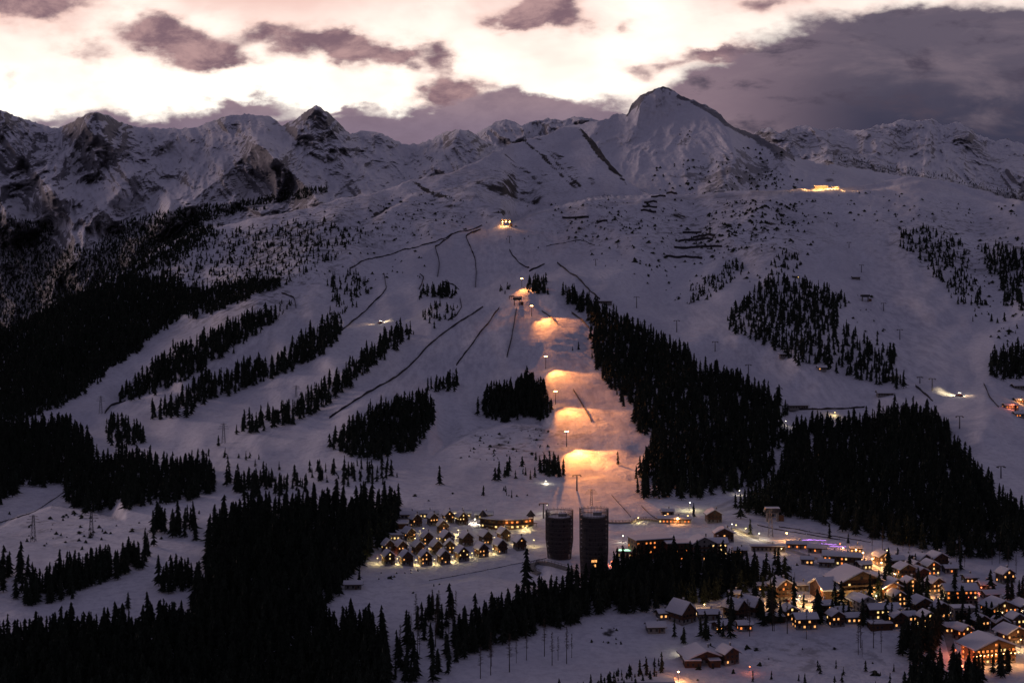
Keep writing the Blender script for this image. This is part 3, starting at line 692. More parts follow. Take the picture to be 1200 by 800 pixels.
house(1079, 717, 14, 12, 2, 12, 'gabled chalet in front of the street bend', pitch=28, lit=.05)
house(1124, 706, 24, 11, 3, 4, 'large pale building glowing pink red behind pointed spruces', ridge='x', pitch=30, lit=.45, glow='amber', wall='plaster', cat='building', name='guest_house')
house(1128, 729, 16, 10, 3, 3, 'stepped pale apartment house with lit balconies right of the street', flat=True, lit=.15, wall='plaster', cat='apartment house', name='apartment_house')
house(1170, 721, 21, 15, 2, 16, 'broad chalet hotel with orange lights along its gable', pitch=24, lit=.85, glow='amber', cat='hotel', name='hotel')
house(1200, 720, 12, 12, 2, 12, 'chalet with red lamp at the right edge of the village', pitch=26, lit=.4, glow='amber')
house(1185, 752, 18, 14, 2, 20, 'wide snow-roofed building behind the lower hotel', pitch=24, lit=.2)
house(822, 772, 20, 16, 1, 12, 'barn with brush growing over its snowy roof beside the bottom road', pitch=20, lit=0, balcony=False, cat='barn', name='barn', over=1.6)
house(853, 775, 11, 10, 2, 26, 'tall gabled barn house right of the brushy roof', pitch=32, lit=.1, balcony=False)
house(837, 779, 6, 5, 1, 6, 'tiny flat-roofed shed with a lamp beside the barn', flat=True, balcony=False, lit=0, cat='shed', name='shed')
house(768, 738, 10, 8, 1, 5, 'small snowed-in cabin at the left end of the village', ridge='x', pitch=22, balcony=False, lit=0, cat='cabin', name='cabin')
house(811, 779, 9, 7, 1, 3, 'low flat shed in front of the barn', flat=True, balcony=False, lit=0, cat='shed', name='shed')
house(756, 806, 30, 9, 1, 0, 'low wide building with orange lit end at the bottom edge', flat=True, balcony=False, lit=.1, cat='building', name='guest_house')
INF = [(1028, 688, 8, 8, 2, 20, 'small lit house beside the main street, upper side'), (1066, 693, 8, 8, 2, 12, 'small house half hidden by the street clump'), (1095, 693, 9, 8, 2, 22, 'small house left of the pink building'), (1155, 689, 9, 8, 1, 6, 'low house right behind the pink building'), (1178, 681, 9, 8, 2, 18, 'small chalet high on the right edge of the village'),
       (1136, 681, 8, 7, 1, 8, 'small hut above the pink building'), (1086, 734, 9, 8, 2, 14, 'small chalet beside the bend below the square'), (1064, 727, 8, 8, 1, 10, 'low house below the square'), (1128, 749, 8, 8, 2, 25, 'small chalet left of the lower hotel'), (1172, 741, 8, 7, 2, 8, 'narrow chalet above the lower hotel'),
       (979, 733, 8, 8, 2, 12, 'little chalet among the larches right of the lit house'), (861, 700, 7, 6, 1, 0, 'tiny garage at the left end of the parked cars'), (940, 690, 7, 6, 1, 4, 'tiny hut right of the free-standing chalet'), (1008, 681, 7, 6, 1, 8, 'small kiosk hut behind the big hotel'), (1047, 694, 9, 9, 2, 18, 'small gabled house on the street side of the dark clump'), (1012, 666, 8, 7, 1, 10, 'little kiosk-like house at the street corner below the guest house'), (1070, 672, 8, 8, 2, 25, 'small house squeezed above the dark clump'), (1090, 672, 9, 9, 2, 15, 'small gabled house below the wide-roofed chalet'),
       (1113, 670, 10, 8, 1, 5, 'low snowy house at the end of the upper village'), (1050, 709, 9, 8, 2, 22, 'small chalet right of the hotel wing'), (1052, 735, 10, 9, 2, 12, 'small chalet beside the dark wood left of the lower hotel'), (998, 729, 9, 8, 1, 8, 'little snowy house left of the pale gabled house'),
       (985, 722, 8, 8, 1, 15, 'little house behind the tall larches'), (1102, 722, 9, 8, 2, 10, 'small house left of the stepped apartment house'), (1148, 738, 10, 9, 2, 20, 'small gabled chalet above the lower hotel roof'), (1112, 740, 9, 8, 1, 8, 'low house above the path to the lower hotel'),
       (1160, 700, 9, 8, 1, 10, 'small house behind the broad chalet hotel'), (1190, 735, 10, 9, 2, 15, 'chalet between the chalet hotel and the lower hotel'), (845, 737, 8, 8, 1, 30, 'tiny house below the steep-roofed chalets'), (778, 722, 8, 7, 1, 12, 'tiny snowed-in hut above the lone steep-roofed chalet'),
       (946, 660, 8, 6, 1, -10, 'flat little shed on the slope below the bars'), (1003, 647, 8, 6, 1, -14, 'small ticket hut at the top of the street'), (867, 650, 9, 6, 1, 0, 'small hut left of the garage row'), (925, 726, 8, 8, 2, 14, 'small dark chalet between the flat house and the lit house'),
       (893, 690, 7, 6, 1, 0, 'tiny snow-covered shed above the free-standing chalet'), (872, 737, 8, 7, 1, 5, 'tiny shed among the larches')]
for hx, hy, W_, L_, fl, rt, lb in INF:
    house(hx, hy, W_, L_, fl, rt, lb, ridge='y' if fl == 2 else 'x', pitch=32 if fl == 2 else 20, balcony=fl == 2, lit=.5, cat='house', name='small_house', over=.9, glow='amber' if rt % 2 else 'warm')
# big hotel (two gables and a long roof)
def big_hotel():
    base = P(1001, 698)
    o = house(0, 0, 27, 20, 4, 14, 'large gabled hotel with rows of warm windows and long snow roofs', pitch=24, lit=.25, loc=base, cat='hotel', name='hotel', wall='wood', over=2.0, ww=1.4, cols=8)
    b = MB(); b.prism([(-7, -2), (7, -2), (7, 8), (0, 11.2), (-7, 8)], -8, 8, M['wood_lt'], 'y'); q = b.build('side_wing', o); q.location = (19.5, -5.5, -1)
    b = MB(); b.prism([(-8, 8.05), (0, 11.7), (8, 8.05), (8, 8.8), (0, 12.5), (-8, 8.8)], -9.4, 9, M['roof_snow'], 'y'); q2 = b.build('wing_roof', o); q2.location = (19.5, -5.5, -1)
    for k in range(3):
        for i in range(5):
            w_ = link('window', window_mesh(M['warm' if rnd.random() < .5 else 'glass'], 1.6, 1.3), o); w_.location = (19.5 - 5.4 + 2.7 * i, -13.65, .9 + 2.8 * k)
    b = MB(); b.prism([(-10, -3), (10, -3), (10, 7), (0, 12), (-10, 7)], -7, 7, M['wood'], 'x'); q = b.build('rear_wing', o); q.location = (-17.5, 2, 0)
    b = MB(); b.prism([(-11.4, 6.45), (0, 12.2), (11.4, 6.45), (11.4, 7.3), (0, 13.0), (-11.4, 7.3)], -8.5, 8.5, M['roof_snow'], 'x'); q = b.build('rear_roof', o); q.location = (-17.5, 2, 0)
    b = MB(); b.box((0, -13, 1.5), (44, 5, .3), M['slate']); b.build('terrace', o)
    for i in range(14):
        w_ = link('window', window_mesh(M['yellow' if i % 3 else 'warm'], 2.3, 1.9), o); w_.location = (-13.0 + 2.9 * i * .66, -10.35, 3.1)
    light(o, (-8, -14, 4), 2600, YEL); light(o, (6, -14, 4), 2600, YEL); light(o, (20, -17, 4), 2600, WRM); light(o, (-16, -14, 3), 900, YEL); light(o, (13, -16, 8), 1500, ORG)
big_hotel()
def lower_hotel():
    o = house(1158, 773, 30, 18, 3, 16, 'long-roofed hotel strung with orange lights above the front wood', pitch=20, lit=.75, glow='amber', cat='hotel', name='hotel', wall='wood_lt', over=2.4, cols=9, ww=1.4)
    for i in range(13):
        b = MB(); b.ball((-14.5 + 2.4 * i, -10.9, 5.9 + (.35 if i % 2 else 0)), .2, M['orange_l' if i % 3 else 'yellow_l'], 4); b.build('bulb', o)
    light(o, (-10, -12, 3.5), 1300, ORG); light(o, (2, -12, 4.5), 1200, ORG); light(o, (12, -12, 3.5), 1200, ORG); light(o, (-19, -3, 3.0), 2200, RED, .5)
lower_hotel()
# the brown hotel by the towers
o = house(762, 652, 27, 15, 4, 18, 'brown five-storey hotel with flat snowy roof beside the right tower', wall='wood_lt', flat=True, lit=.30, glow='amber', cols=9, cat='hotel', name='hotel', fh=3.0)
house(796, 655, 20, 14, 4, 8, 'rear wing building of the brown hotel with two lit roof lights', wall='wood', flat=True, lit=.25, glow='amber', cols=7, cat='hotel', name='hotel')
house(822, 655, 16, 12, 4, 12, 'dark gabled hotel block behind the black spruces', pitch=26, lit=.12, cols=5, cat='hotel', name='hotel', wall='stone')
house(838, 650, 15, 10, 3, 4, 'pale-roofed hotel with white lit facade right of the spruces', pitch=24, lit=.25, ridge='x', wall='plaster', cat='hotel', name='hotel', glow='yellow')
house(848, 634, 16, 10, 2, 0, 'dark chalet under trees right of the valley station', pitch=26, lit=.05)
house(836, 611, 11, 9, 2, 5, 'chalet with snowy roof between two spruces behind the valley station', pitch=30, lit=.05)
house(790, 611, 24, 9, 1, -4, 'valley station bar with orange lit terrace at the foot of the run', ridge='x', pitch=12, balcony=False, lit=.9, glow='amber', wall='wood_lt', cat='building', name='lift_station')
house(782, 603, 9, 6, 1, 0, 'small pavilion behind the valley station bar', ridge='x', pitch=18, balcony=False, lit=.3, cat='pavilion', name='pavilion')
o = house(732, 652, 11, 8, 1, -6, 'small flat pool house with green lit roof between tower and hotel', wall='plaster', flat=True, balcony=False, lit=.9, glow='yellow', cat='pool house', name='pool_house')
b = MB(); b.box((0, -.5, 4.35), (8, 5, .15), M['green_l']); b.build('pool', o)
# huts up on the slopes
HUTS = [(935, 478, 20, 9, 1, 3, 'wide tent-roofed hall beside the upper wood road', 12), (920, 418, 13, 6, 1, 2, 'flat snow-topped lift hut below the pointed wood', 10), (1037, 463, 17, 11, 1, -4, 'dark mountain hut with bulging snow roof by the tree line', 26),
        (1045, 444, 14, 9, 1, 5, 'smaller hut behind the bulging-roofed hut', 24), (963, 433, 9, 7, 1, 0, 'tiny snow-covered cabin at the lower edge of the slope wood', 24),
        (1003, 329, 11, 7, 1, 4, 'small dark lift cabin beside the upper right pylon', 12), (933, 325, 8, 5, 1, 0, 'tiny hut among boulders above the slope wood', 20),
        (1193, 455, 12, 8, 1, 6, 'upper hut at the right edge of the ski run', 22), (414, 689, 10, 6, 1, 4, 'small white-roofed hut in front of the left wood', 18), (706, 354, 26, 9, 1, -4, 'long mountain restaurant with snowy roof below the crest trees', 14),
        (686, 351, 12, 8, 1, 6, 'short hut joined left of the long mountain restaurant', 14), (1060, 622, 11, 7, 1, 3, 'small hut at the tree line above the upper road', 20), (1165, 640, 12, 8, 1, 0, 'hut standing close under the right hand wood', 20)]
for hx, hy, W_, L_, fl, rt, lb, pt_ in HUTS:
    house(hx, hy, W_, L_, fl, rt, lb, ridge='x', pitch=pt_, balcony=False, lit=.04, cat='hut', name='mountain_hut', chimney=False, over=1.4)
for hx, hy, lb, gl in [(1184, 478, 'orange lit après-ski hut at the right edge, lower one', 'amber'), (1196, 471, 'orange lit après-ski hut at the right edge, upper one', 'amber'), (1196, 488, 'dark hut below the two orange lit huts', 'amber')]:
    house(hx, hy, 14, 9, 1, 6, lb, ridge='x', pitch=20, balcony=False, lit=.8 if 'orange' in lb else .1, glow=gl, cat='hut', name='mountain_hut')
# summit lodge and summit lift station
o = house(962, 223, 26, 12, 2, -3, 'brightly lit summit lodge on the ridge below the peak', ridge='x', pitch=16, balcony=False, lit=1.0, glow='yellow', wall='wood_lt', cat='lodge', name='lodge')
for x_, pw in ((-60, 5000), (-34, 9000), (-14, 16000), (0, 20000), (14, 20000), (28, 24000), (46, 24000), (64, 9000)): light(o, (x_, -13, 5), pw, (1, .50, .16))
house(979, 223, 12, 8, 1, 2, 'low annex right of the summit lodge', ridge='x', pitch=14, balcony=False, lit=1.0, glow='yellow', wall='wood_lt', cat='annex', name='annex')
def lift_station(px, py, W, label, lit=True):
    o = empty('lift_station', P(px, py), label, 'lift station')
    b = MB()
    for x in (-W * .3, W * .3): b.box((x, 0, 3), (1.4, 3, 9), M['stone'])
    b.build('column', o)
    b = MB(); b.prism([(-W / 2, 7.2), (W / 2, 7.2), (W / 2 - 1, 10), (-W / 2 + 1, 10)], -3, 3, M['darksteel'], 'y'); b.build('machine_housing', o)
    b = MB(); b.box((0, 0, 10.3), (W - 2.4, 6, .5), M['roof_snow']); b.build('roof_snow_layer', o)
    b = MB(); b.lathe([(3.2, 6.2), (3.4, 6.4), (3.4, 6.8), (3.2, 7.0)], M['steel'], 16); b.build('bull_wheel', o)
    b = MB(); b.box((W * .3 + 3, 2, 1.6), (4, 4, 5), M['wood_lt']); b.build('control_cabin', o)
    if lit:
        for x in (-W * .3, 0, W * .3):
            b = MB(); b.ball((x, -3.4, 6.9), .8, M['orange_l'], 4); b.build('bulb', o)
        light(o, (0, -5, 5.5), 9000, ORG, .5); light(o, (-W * .3, -4, 4), 5000, ORG, .5)
    return o
lift_station(593, 266, 20, 'orange lit top lift station on the crest of the long run')
lift_station(606, 357, 13, 'dark lift station at the ring loop above the floodlit run', False)
lift_station(1014, 353, 14, 'lift station with a ramp of rails below the upper right pylons', False)
lift_station(905, 610, 13, 'open lift station tower above the village road', False)
# ring loop around the mountain restaurant square
def ring():
    o = empty('ring_track', P(604, 349), 'dark oval practice ring beside the lift station on the crest', 'ring track')
    b = MB(); n = 28
    for i in range(n):
        a, a2 = 2 * math.pi * i / n, 2 * math.pi * (i + 1) / n
        b.bar((9 * math.cos(a), 14 * math.sin(a), 2), (9 * math.cos(a2), 14 * math.sin(a2), 2), .55, M['net'], 5)
        if i % 2 == 0: b.bar((9 * math.cos(a), 14 * math.sin(a), -3), (9 * math.cos(a), 14 * math.sin(a), 2), .25, M['net'], 5)
    b.build('railing', o)
ring()

# ------------------------------------------------------------------ two round towers
def tower(px, py, rad, H, label, taper=.9):
    o = empty('round_tower', P(px, py), label, 'tower', 'twin round hotel towers')
    fl = int(H / 3.0)
    b = MB(); b.lathe([(rad * taper * .86, -4), (rad * taper * .86, 2), (rad * .86, H * .35), (rad * .86, H)], M['stone_dk'], 32); b.build('core', o)
    def rr(z): t_ = min(1, max(0, z / (H * .45))); return rad * (taper + (1 - taper) * (t_ * t_ * (3 - 2 * t_)))
    for k in range(1, fl + 1):
        z = k * 3.0; b = MB(); r = rr(z) * .99
        b.lathe([(r * .84, z - .16), (r, z - .16), (r, z + .16), (r * .84, z + .16)], M['slate'], 36, cap=False)
        b.lathe([(r * .98, z + .2), (r, z + .2), (r, z + 1.1), (r * .98, z + 1.1)], M['lath'], 36, cap=False); b.build('balcony', o)
    b = MB(); n = 60; top = H + 5.5
    for i in range(n):
        a = 2 * math.pi * i / n; zs_ = [-2, H * .2, H * .45, H, top + .5 * math.sin(i * 2.1)]
        for z0, z1 in zip(zs_[:-1], zs_[1:]):
            r0, r1 = rr(z0) * 1.05 + .02 * z0 * .2, rr(z1) * 1.05 + .02 * z1 * .2
            b.bar((r0 * math.cos(a), r0 * math.sin(a), z0), (r1 * math.cos(a), r1 * math.sin(a), z1), .17, M['lath'], 4)
    for z in [H * .15, H * .3, H * .45, H * .6, H * .75, H * .9, H + 1.5, H + 4.3]:
        r = rr(z) * 1.05 + .02 * z * .2; b.lathe([(r - .12, z - .12), (r + .12, z - .12), (r + .12, z + .12), (r - .12, z + .12)], M['lath'], 36, cap=False)
    b.build('lattice_screen', o)
    b = MB(); b.lathe([(rad * .9, H), (rad * .9, H + .5)], M['slate'], 32); r_ = b.build('roof', o)
    b = MB(); b.lathe([(rad * .86, H + .52), (rad * .85, H + .95), (rad * .5, H + 1.05)], M['roof_snow'], 32); b.build('snow', r_)
    b = MB(); b.box((rad * .25, rad * .2, H + 1.6), (rad * .6, rad * .45, 2.2), M['stone']); b.box((rad * .25, rad * .2, H + 2.9), (rad * .62, rad * .48, .4), M['roof_snow']); b.build('plant_room', o)
    for k in range(1, fl):
        for i in range(9):
            if rnd.random() < .5: continue
            a = R(-90 - 80 + 20 * i + rnd.uniform(-4, 4)); r = rad * .86 * (rr(k * 3.0) / rad) + .25
            q = link('window', window_mesh(M['glass'], 1.5, 1.6), o); q.location = (r * math.cos(a), r * math.sin(a), k * 3.0 + 1.5); q.rotation_euler = (0, 0, a + math.pi / 2)
    return o, rr
mp = mpp(655, 652)
tower(655.5, 652, 15.2 * mp, 27.0, 'shorter round hotel tower in timber lattice at the foot of the run', .84)
mp2 = mpp(696, 676)
o, rr_ = tower(696, 676, 15.8 * mp2, 39.5, 'taller round hotel tower in timber lattice rising from the spruces', .92)
for a, z in ((-92, 12.6), (-86, 12.6), (-98, 12.4), (-90, 9.6)):
    q = link('window', window_mesh(M['warm'], 1.5, 1.6), o); r = rr_(z) * 1.06; q.location = (r * math.cos(R(a)), r * math.sin(R(a)), z); q.rotation_euler = (0, 0, R(a) + math.pi / 2)
# curving ramp with posts beneath the towers
def ramp(pts, h, wdt, label, name='car_ramp', cat='ramp'):
    vv = [P(*p) for p in pts]; o = empty(name, vv[0], label, cat); base = vv[0]
    b = MB(); n = len(vv)
    L_ = []; 
    for i, v in enumerate(vv):
        t_ = (vv[min(i + 1, n - 1)] - vv[max(i - 1, 0)]); nrm = Vector((-t_.y, t_.x, 0)).normalized() * wdt / 2
        p = v - base; L_ += [p - nrm + Vector((0, 0, -2)), p + nrm + Vector((0, 0, -2)), p + nrm + Vector((0, 0, h)), p - nrm + Vector((0, 0, h))]
    fs = [(0, 1, 2, 3), (4 * n - 1, 4 * n - 2, 4 * n - 3, 4 * n - 4)] + [(i * 4 + j, i * 4 + 4 + j, i * 4 + 4 + (j + 1) % 4, i * 4 + (j + 1) % 4) for i in range(n - 1) for j in range(4)]
    b.add(L_, fs, M['stone']); b.build('deck', o)
    b = MB()
    for i in range(n - 1):
        for k in range(3):
            for s_1 in (1, 2):
                q = Vector(L_[i * 4 + 1 + s_1]).lerp(Vector(L_[i * 4 + 5 + s_1]), k / 3.0); b.box((q.x, q.y, q.z + .6), (.22, .22, 1.4), M['lath'])
        for s_1 in (1, 2): b.bar(Vector(L_[i * 4 + 1 + s_1]) + Vector((0, 0, 1.2)), Vector(L_[i * 4 + 5 + s_1]) + Vector((0, 0, 1.2)), .12, M['lath'], 4)
    b.build('railing', o)
ramp([(676, 671), (664, 667), (652, 663.5), (640, 661), (631, 660), (625, 662.5), (623.5, 666.5), (626, 671), (632, 673.5)], 1.6, 3.4, 'curved car ramp with posts looping below the shorter tower')
ramp([(713, 613), (726, 613), (739, 612), (748, 609), (757, 608), (770, 610), (786, 613)], 1.0, 3.0, 'post-railed wooden bridge arching over the end of the ski run', 'foot_bridge', 'bridge')

# ------------------------------------------------------------------ fences, barriers
def draped(name, pts, h, thick, mat, label, cat, group=None, step=4.0, posts=True, sink=.6):
    p = np.array(pts, float); seg = np.hypot(*(p[1:] - p[:-1]).T); s_c = np.concatenate([[0], np.cumsum(seg)]); n = max(4, int(s_c[-1] / (step / mpp(*pts[0])) * 1.0) + 2)
    t_ = np.linspace(0, s_c[-1], n); kj = 0 if 'barrier' in name else 1; xs = np.interp(t_, s_c, p[:, 0]) + kj * .35 * fbm(t_ / 7., t_ * 0 + len(label), 3); ys = np.interp(t_, s_c, p[:, 1]) + kj * .3 * fbm(t_ / 5., t_ * 0 + 9, 3)
    vv = [P(x, y) for x, y in zip(xs, ys)]; base = vv[0]; b = MB(); L_ = []
    for i, v in enumerate(vv):
        q = v - base; hh = h * (1 + kj * (.25 * math.sin(i * 1.7) + .15 * math.sin(i * .63))); t2 = (vv[min(i + 1, n - 1)] - vv[max(i - 1, 0)]); nn = Vector((-t2.y, t2.x, 0)); nn = nn.normalized() * thick / 2 if nn.length > 0 else Vector((thick / 2, 0, 0))
        L_ += [q - nn - Vector((0, 0, sink)), q + nn - Vector((0, 0, sink)), q + nn * .6 + Vector((0, 0, hh)), q - nn * .6 + Vector((0, 0, hh))]
        if posts and i % 2 == 0: b.box((q.x, q.y, q.z + h * .5), (.3, .3, h * 1.7 + sink), mat)
    fs = [(0, 1, 2, 3), (4 * n - 1, 4 * n - 2, 4 * n - 3, 4 * n - 4)] + [(i * 4 + j, i * 4 + 4 + j, i * 4 + 4 + (j + 1) % 4, i * 4 + (j + 1) % 4) for i in range(n - 1) for j in range(4)]
    b.add(L_, fs, mat); return tag(b.build(name, None, base), label, cat, group)
FEN = [([(386, 490), (400, 480), (433, 460), (467, 440), (485, 424), (500, 407), (517, 392), (533, 382), (552, 369), (566, 360)], 1.5, 'long curving piste fence left of the floodlit run'),
       ([(535, 428), (548, 410), (560, 394), (573, 378), (585, 361)], 1.5, 'straight piste fence between the long curved fence and the run'),
       ([(594, 418), (599, 400), (602, 382), (605, 364)], 2.0, 'beaded piste fence dropping from the lift station'),
       ([(378, 408), (400, 388), (427, 367), (445, 350), (453, 338), (450, 322)], 1.5, 'hooked piste fence left of the small lit groomer'),
       ([(410, 315), (440, 302), (480, 294), (530, 277), (565, 266)], 1.3, 'fence along the high road climbing to the crest station'),  # dark sheet draped here stands in for the road bank's shaded edge
       ([(513, 325), (515, 310), (510, 290), (530, 277)], 1.6, 'upright bent fence below the high road'),
       ([(557, 335), (558, 322), (557, 307), (551, 292), (546, 281), (552, 274), (563, 270)], 1.8, 'short thick fence curling down beside a snow strip'),
       ([(491, 340), (497, 325), (492, 322)], 1.5, 'tiny hooked fence left of the small tree clump'), ([(519, 330), (532, 333), (538, 338)], 1.2, 'tiny fence leaving the small tree clump to the right'),
       ([(525, 377), (535, 370), (541, 360), (539, 350)], 1.2, 'short curved fence right of the small tree clump'),
       ([(653, 310), (680, 330), (703, 350)], 1.7, 'straight slanting fence above the dark right wood'), ([(597, 294), (602, 303), (608, 310), (620, 316)], 1.4, 'thin fence below the crest station'),
       ([(620, 320), (629, 317), (638, 313)], 1.8, 'short thick fence above the crest trees'), ([(635, 364), (645, 371), (653, 380)], 1.0, 'low fence right of the second floodlight'),
       ([(672, 457), (683, 475), (693, 494)], 1.0, 'thin net fence in the middle of the floodlit run'), ([(670, 367), (680, 374), (690, 385)], 1.6, 'fence along the right rim of the upper run'),
       ([(717, 580), (727, 592), (739, 605)], .9, 'fence slanting down the foot of the run'), ([(752, 593), (760, 602), (771, 608)], .9, 'fence at the right foot of the run'),
       ([(888, 615), (915, 621), (944, 626)], 1.0, 'left part of the fence above the village road'), ([(913, 617), (960, 625), (1020, 636)], 1.0, 'long upper fence above the village bars'), ([(946, 626), (970, 630), (990, 633)], 1.0, 'short fence right above the village bars'),
       ([(503, 680), (560, 669), (600, 662), (640, 654)], .45, 'thin fence on the meadow below the chalets'), ([(123, 484), (130, 476), (147, 470)], 1.6, 'short bank fence on the far left slope'), ([(330, 344), (345, 350), (347, 361)], 1.4, 'small hooked fence high on the left slope'),
       ([(290, 337), (310, 330), (333, 325)], 1.3, 'thin fence along the high left track'), ([(917, 480), (960, 480), (1013, 478)], 1.2, 'road fence above the right wood'), ([(1073, 453), (1083, 461), (1093, 470)], 1.4, 'fence at the tip of the right wood'),
       ([(1153, 450), (1160, 466), (1170, 477)], .9, 'net fence beside the orange lit huts'), ([(0, 613), (40, 600), (77, 575)], 1.2, 'dark bank fence on the left snow road'), ([(640, 289), (680, 283), (697, 290)], .8, 'faint fence on the upper middle slope')]  # snow road entry is its bank, drawn as a dark strip, no net
for pts, h, lb in FEN: draped('piste_fence', pts, h * (1.35 if pts[0][1] < 500 else .55), .8 if pts[0][1] < 500 else .25, M['net'], lb, 'fence', 'fences along the pistes')
BAR = [(763, 780, 232), (755, 770, 238), (753, 770, 243.5), (751, 769, 249), (781, 793, 228), (659, 690, 257), (800, 822, 271), (795, 833, 280), (790, 846, 289), (780, 823, 301), (812, 838, 276), (700, 712, 262)]
brow = ['topmost', 'second', 'third', 'fourth']
for k, (x0, x1, y) in enumerate(BAR):
    lb = f'avalanche barrier row, {brow[k]} of the short stack on the ridge' if k < 4 else {4: 'small avalanche barrier at the ridge skyline', 5: 'lone avalanche barrier left on the ridge slope', 6: 'avalanche barrier row, highest of the long rows', 7: 'avalanche barrier row, second of the long rows', 8: 'avalanche barrier row, longest one', 9: 'avalanche barrier row, lowest of the long rows', 10: 'short avalanche barrier between two long rows', 11: 'tiny avalanche barrier below the ridge stack'}[k]
    draped('avalanche_barrier', [(x0, y + .8), ((x0 + x1) / 2, y), (x1, y + .5)], 3.6, .6, M['net'], lb, 'barrier', 'avalanche barriers below the ridge', 6.0)

# ------------------------------------------------------------------ pylons and masts
def pylon(px, py, h, label, wdt=6.0, group='lift pylons'):
    o = empty('lift_pylon', P(px, py), label, 'lift pylon', group, rnd.uniform(-.15, .15))
    b = MB(); b.bar((0, 0, -1), (0, 0, h), .75, M['steel'], 8, .5); b.build('mast', o)
    b = MB(); b.box((0, 0, h + .3), (wdt, .7, .7), M['steel']); b.build('crossarm', o)
    for s_1 in (-1, 1):
        b = MB(); b.box((s_1 * wdt / 2, 0, h - .25), (.7, 4.5, .5), M['darksteel'])
        for i in range(4): b.lathe([(.42, -.12), (.42, .12)], M['darksteel'], 8, (s_1 * wdt / 2, -1.8 + 1.2 * i, h - .75))
        b.build('roller_battery', o)
PYL = [(995, 292, 9, 'lift pylon high up, above the small dark lift cabin'), (1009.5, 320, 12, 'lift pylon beside the small dark lift cabin'), (1035.5, 364, 11, 'lift pylon right of the rail ramp'), (1054.5, 398, 13, 'lift pylon level with the solitary round tree'), (1092.5, 457, 13, 'lift pylon left of the bright groomer'),
       (1124.5, 502, 12, 'lift pylon right of the wood below the bright groomer'), (838, 412, 12, 'lift pylon upper right of the big dark wood'), (877, 438, 11, 'lift pylon at the spruce tips above the big dark wood'), (913, 466, 11, 'lift pylon near the tent-roofed hall'), (1078, 449, 7, 'short pylon above the wood tip'),
       (746, 360, 15, 'lift pylon right above the crest trees'), (793, 389, 15, 'lift pylon on the open slope beyond the wood'), (698, 311, 10, 'small lift pylon on the slope left of the slanting fence'), (1173, 560, 10, 'lift pylon close to the right edge'), (676, 574, 13, 'lift pylon at the foot of the floodlit run'),
       (980, 266, 7, 'tiny lift pylon just below the summit lodge'), (597, 286, 10, 'lift pylon under the crest station'), (637, 607, 11, 'lift pylon left above the shorter tower'), (724, 292, 7, 'tiny pylon in the upper middle slope')]
for x, y, h, lb in PYL: pylon(x, y, h, lb, 4.5 + h * .18)
def lattice(px, py, h, label, cat='power pylon', name='power_pylon'):
    o = empty(name, P(px, py), label, cat); b = MB(); w0, w1 = h * .085, .5
    for sx, sy in ((-1, -1), (1, -1), (1, 1), (-1, 1)): b.bar((sx * w0, sy * w0, -1), (sx * w1, sy * w1, h), .18, M['steel'], 4)
    for k in range(7):
        a, c_ = k / 7, (k + 1) / 7; ra, rc = w0 + (w1 - w0) * a, w0 + (w1 - w0) * c_
        for s_1 in (-1, 1): b.bar((-ra * s_1, -ra, h * a), (rc * s_1, -rc, h * c_), .1, M['steel'], 4); b.bar((ra, -ra * s_1, h * a), (rc, rc * s_1, h * c_), .1, M['steel'], 4)
    b.build('lattice_mast', o)
    for z, l in ((.72, 5.5), (.84, 4.5), (.95, 3.2)): b = MB(); b.bar((-l, 0, h * z), (l, 0, h * z), .16, M['steel'], 4); b.bar((-l, 0, h * z), (0, 0, h * z + 1), .09, M['steel'], 4); b.bar((l, 0, h * z), (0, 0, h * z + 1), .09, M['steel'], 4); b.build('crossarm', o)
lattice(118, 484, 21, 'thin lattice power pylon on the left slope by the bank fence'); lattice(262, 519, 20, 'lattice power pylon below the tree bands with a spruce beside it')
lattice(39, 634, 19, 'leftmost lattice mast on the snowy knoll'); lattice(107, 628, 18, 'lattice mast right of the snowy knoll rocks'); lattice(903, 628, 20, 'lattice mast above the village road beside the lift station')
lattice(347, 465, 13, 'small lattice mast behind the lower tree band'); lattice(693, 592, 13, 'small lattice mast behind the taller tower')

# floodlights on the run
def floodlight(px, py, h, power, label, aim=(.35, -1, -.42)):
    o = empty('floodlight_mast', P(px, py), label, 'floodlight', 'floodlights along the night run')
    b = MB(); b.bar((0, 0, -1), (0, 0, h), .42, M['darksteel'], 8, .28); b.build('mast', o)
    b = MB(); b.box((0, 0, h + .2), (3.4, .4, .4), M['darksteel']); b.build('crossbar', o)
    for s_1 in (-1, 0, 1):
        b = MB(); b.box((s_1 * 1.3, -.25, h + .9), (.95, .5, .9), M['darksteel']); hd = b.build('lamp_head', o)
        b = MB(); b.box((s_1 * 1.3, -.56, h + .88), (.85, .12, .8), M['orange_l']); b.build('lens', hd)
    light(o, (0, -1.2, h + .6), power * .045, (1, .36, .08), .6, (150, 1.0, aim))
    light(o, (.6, -1.3, h + .7), power * 13, (1, .32, .07), .6, (46, 1.0, (aim[0] * .75, aim[1], -.255)))
    light(o, (-.6, -1.3, h + .7), power * 7, (1, .32, .08), .6, (60, 1.0, (aim[0] * 2.2, aim[1], -.30)))
FL = [(611.5, 336, 12, 30000, 'highest floodlight of the night run, above the ring', (.1, -1, -.55)), (623, 370, 13, 95000, 'second floodlight from the top, right of the station', (.45, -1, -.36)), (639.5, 432, 14, 80000, 'third floodlight, at the right tip of the small wood', (.35, -1, -.38)),
      (651, 473, 13, 78000, 'fourth floodlight, beside the lower edge of the small wood', (.35, -1, -.38)), (664, 523, 14, 120000, 'lowest floodlight of the night run', (.30, -1, -.38))]
for x, y, h, pw, lb, aim in FL: floodlight(x, y, h, pw, lb, aim)
